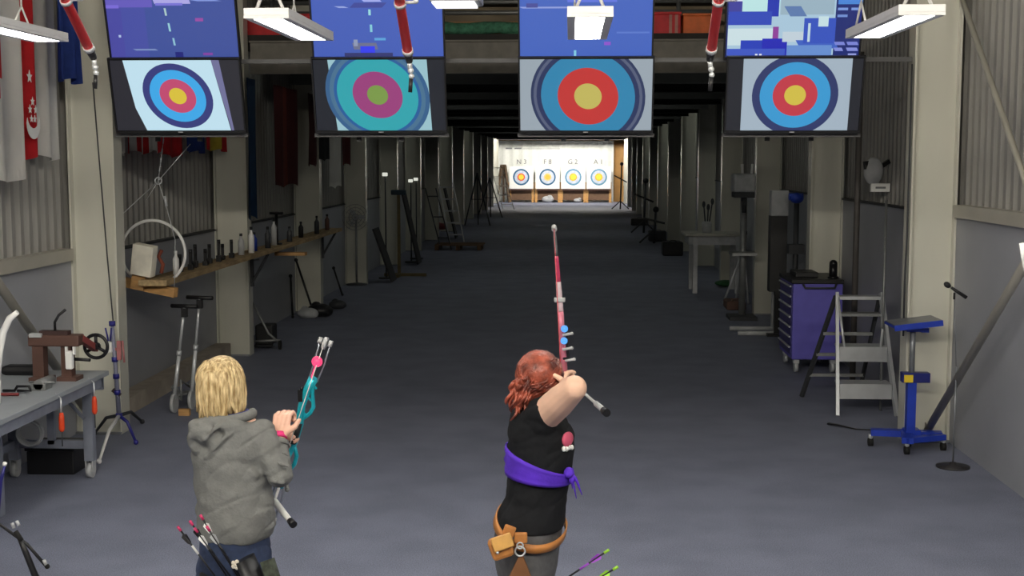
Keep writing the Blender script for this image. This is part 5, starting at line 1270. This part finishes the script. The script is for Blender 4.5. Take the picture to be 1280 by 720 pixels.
m = MB(); m.box(G(628, 678, 4.73), (.08, .012, .055), rot=(R(-12), R(-20), 0), bev=.005); part('flap', m, mat('pale_leather', (206, 156, 84), .5, 0, .12, 14), po)
m = MB(); m.sph(G(622, 691, 4.722), .006); part('stud', m, alu, po)
m = MB(); m.box(G(636, 665, 4.77), (.045, .02, .05), rot=(0, R(20), 0), bev=.005); m.box(G(651, 672, 4.77), (.05, .02, .04), bev=.005); part('belt_loop', m, lm, t)
m = MB(); m.torus(G(650, 689, 4.76), .019, .0035, 'y', 20); m.torus(G(650, 682, 4.76), .012, .003, 'y', 16); part('snap_hook', m, alu, t)
m = MB(); a, b_ = G(650, 700, 4.76), G(652, 780, 4.76)
m.poly([G(648, 697, 4.765), G(654, 697, 4.765), G(664, 722, 4.765), G(668, 790, 4.765), G(632, 790, 4.765), G(636, 722, 4.765)], d=Vector((0, .02, 0))); part('quiver_tube', m, mat('dark_leather', (120, 80, 48), .6), t)
gnk = mat('green_nock', (160, 220, 60), .4); puf = mat('purple_vane', (150, 70, 190), .5)
arrow(G(757, 690, 4.72), G(675, 745, 4.74), 'upper arrow with purple vanes behind the red haired archer', gnk, puf, puf, 'arrows of the red haired archer')
arrow(G(768, 711, 4.70), G(680, 765, 4.72), 'lower arrow with bright green nock at the bottom edge', gnk, gnk, puf, 'arrows of the red haired archer')
# hair
hr = mat('auburn_hair', (104, 42, 32), .42, 0, .45, 20, .4, 80, .5, c2=(176, 88, 66))
hcap = MB(); hcap.sph(hc2 + Vector((-.005, -.02, .03)), (.088, .1, .09), 24); hcap.sph(hc2 + Vector((-.045, -.05, -.03)), (.065, .06, .07), 18); hcap.sph(hc2 + Vector((-.075, -.055, -.03)), (.035, .04, .05), 14)
rr = random.Random(5); cc = hc2 + Vector((-.004, -.016, .0)); bun = hc2 + Vector((-.055, -.1, -.035))
for k in range(120):       # combed back towards the low bun
    a = R(rr.uniform(-20, 200)); el = R(rr.uniform(-10, 88)); st_ = Vector((math.cos(a) * math.cos(el) * .093, math.sin(a) * math.cos(el) * .1 , math.sin(el) * .098 + .022))
    en = bun - cc + Vector((rr.uniform(-.035, .03), rr.uniform(-.01, .02), rr.uniform(-.04, .035)))
    pts = []
    for i in range(7):
        v = i / 6; p = st_.lerp(en, v); d = Vector((p.x / .092, p.y / .098, (p.z - .022) / .095)); 
        if d.length > 1e-3 and v < .95: 
            dn = d.normalized(); p2 = Vector((dn.x * .092, dn.y * .102, dn.z * .096 + .022)); p = p.lerp(p2, .9 if v < .85 else .6)
        pts.append(cc + p + Vector((rr.uniform(-.002, .002), rr.uniform(-.002, .002), rr.uniform(-.002, .002))))
    hcap.tube(pts, [.003, .007, .008, .008, .008, .007, .004], 6, flat=.7)
for k in range(70):        # loose curls of the gathered hair
    a = rr.uniform(0, 6.28); r_ = rr.uniform(.005, .05); p = bun + Vector((math.cos(a) * r_ * .9 - .008, rr.uniform(-.025, .025), math.sin(a) * r_ * 1.15)); pts = []
    l = rr.uniform(.05, .1); ph = rr.uniform(0, 6.28); dx = rr.uniform(-.4, .15)
    for i in range(9):
        v = i / 8; pts.append(p + Vector((dx * l * v + .008 * math.sin(ph + v * 6), .008 * math.cos(ph + v * 6), .02 - l * v)))
    hcap.tube(pts, [.003, .006, .007, .007, .007, .0065, .006, .005, .002], 6)
part('hair', hcap, hr, root)
# recurve bow -------------------------------------------------------
tipU = G(692.5, 284, 5.58); tipL = G(698, 655, 5.55)
upb = (tipU - BG2).normalized()
bow = thing('recurve_bow', BG2, 'pink and white recurve bow drawn by the red haired archer', 'bow')
pkm = mat('pink_limb', (186, 60, 96), .35, 0, .1); pkr = mat('pink_riser', (206, 120, 140), .35, .1)
def lp(f_, tip, back=0.0): 
    p = BG2.lerp(tip, f_); return p + Vector((0, back, 0))
m = MB(); m.tube([lp(.0, tipU), lp(.15, tipU, .03), lp(.3, tipU, .045), lp(.42, tipU, .05)], [.014, .013, .013, .014], 12); m.tube([lp(.0, tipL), lp(.2, tipL, .03), lp(.42, tipL, .05)], [.014, .013, .014], 12)
part('riser', m, pkr, bow)
for tip in (tipU, tipL):
    for a_, b__, mt, rr0 in ((.42, .62, mat('white_limb', (196, 176, 184), .4), .017), (.62, .8, pkm, .013), (.8, 1.0, alud, .009)):
        m = MB(); n = 5; bk = lambda f_: .05 + .05 * math.sin((f_ - .42) / .58 * math.pi) - .05 * (f_ - .42)
        m.tube([lp(a_ + (b__ - a_) * i / n, tip, bk(a_ + (b__ - a_) * i / n)) for i in range(n + 1)], [.82 * rr0 * (1 - .15 * i / n) for i in range(n + 1)], 10, flat=.45, up=Vector((0, 1, 0))); part('limb', m, mt, bow)
    m = MB(); m.sph(lp(1.0, tip, .0), .012, 10); m.sph(lp(.985, tip, .02), .013, 8); part('limb_tip', m, lgrey, bow)
m = MB(); c = lp(.5, tipU, .06); m.box(c, (.05, .02, .02), bev=.004); part('limb_bolt', m, lgrey, bow)
m = MB(); st_ = G(701, 464, 5.1); m.tube([lp(1, tipU), st_], .0017, 6); m.tube([st_, lp(1, tipL)], .0017, 6); part('string', m, mat('string_red', (200, 70, 80), .5), bow)
m = MB(); m.tube([lp(.1, tipU, .0), lp(.1, tipU) + Vector((.02, .03, .0)), lp(.33, tipU) + Vector((.02, .03, 0))], .006, 8); sg = part('sight_bar', m, blackm, bow)
for i, (px, py) in enumerate(((705.5, 411), (705, 426))):
    m = MB(); c = G(px, py, 5.68); m.sph(c, .0105, 12); m.torus(c, .013, .003, 'y', 18); part('sight_light', m, glow('blue_glow', (90, 170, 255), 1.1), sg)
m = MB(); 
for (px, py) in ((709, 418), (709, 436), (712, 450)): c = G(px, py, 5.68); m.cyl(c + Vector((-.02, 0, -.004)), c + Vector((.02, 0, .004)), .006); m.sph(c + Vector((.02, 0, .004)), .008, 8)
part('sight_knob', m, lgrey, sg)
m = MB(); a = G(708, 472, 5.74); b_ = G(757, 515, 5.15); m.tube([BG2 + Vector((0, 0, -.04)), a], .008, 8); m.tube([a, a.lerp(b_, .8)], .0065, 8); m.tube([a.lerp(b_, .78), a.lerp(b_, .97)], .0125, 12); part('stabiliser', m, lgrey, bow)
m = MB(); m.tube([a.lerp(b_, .96), a.lerp(b_, 1.03)], .0165, 12); part('weight', m, black, bow)

# ---------------------------------------------------------------- bottom left stabiliser stand
t = thing('bow_rest', (G(40, 720, 5.6).x, 5.6, 0), 'black bow rest with white tipped rods at the lower left corner', 'stand')
base = Vector((G(48, 720, 5.6).x + .05, 5.6, 0)); hubp = G(32, 690, 5.6)
m = MB(); m.tube([G(24, 672, 5.6), hubp, G(50, 735, 5.6), G(60, 830, 5.62), base + Vector((.02, 0, .02))], [.01, .014, .016, .014, .014], 10); part('main_rod', m, black, t)
m = MB(); m.tube([G(-8, 650, 5.6), hubp + Vector((-.0, .02, .03)), G(58, 708, 5.6)], [.007, .008, .008], 8); part('cross_rod', m, black, t)
m = MB(); 
for (px, py) in ((16, 657), (22, 654), (56, 703)): c = G(px, py, 5.6); m.tube([c + Vector((-.004, 0, .012)), c + Vector((.006, 0, -.012))], .008, 10)
part('white_tip', m, lgrey, t)
m = MB(); c = G(59, 708, 5.6); m.sph(c, .012, 10); m.tube([G(19, 664, 5.6), G(27, 676, 5.6)], .012, 8); part('damper', m, rubber, t)
for dx, dy in ((-.25, .1), (.2, .15), (0, -.25)): m = MB(); m.tube([base + Vector((0, 0, .1)), base + Vector((dx, dy, .012))], [.012, .009], 8); part('foot', m, black, t)
t = thing('bow', (G(-4, 700, 5.5).x, 5.5, 0), 'dark bow standing partly outside the left photo edge', 'bow')
m = MB(); m.tube([G(6, 582, 5.5), G(1, 600, 5.5), G(-3, 640, 5.5), G(-8, 690, 5.5), Vector((G(-8, 690, 5.5).x, 5.5, .0))], [.006, .009, .011, .012, .01], 8); part('limb', m, navy, t)
m = MB(); m.sph(G(6, 580, 5.5), .011, 8); part('limb_tip', m, white, t)

print('OBJECTS', len(bpy.data.objects), 'top', len([o for o in bpy.data.objects if not o.parent]))
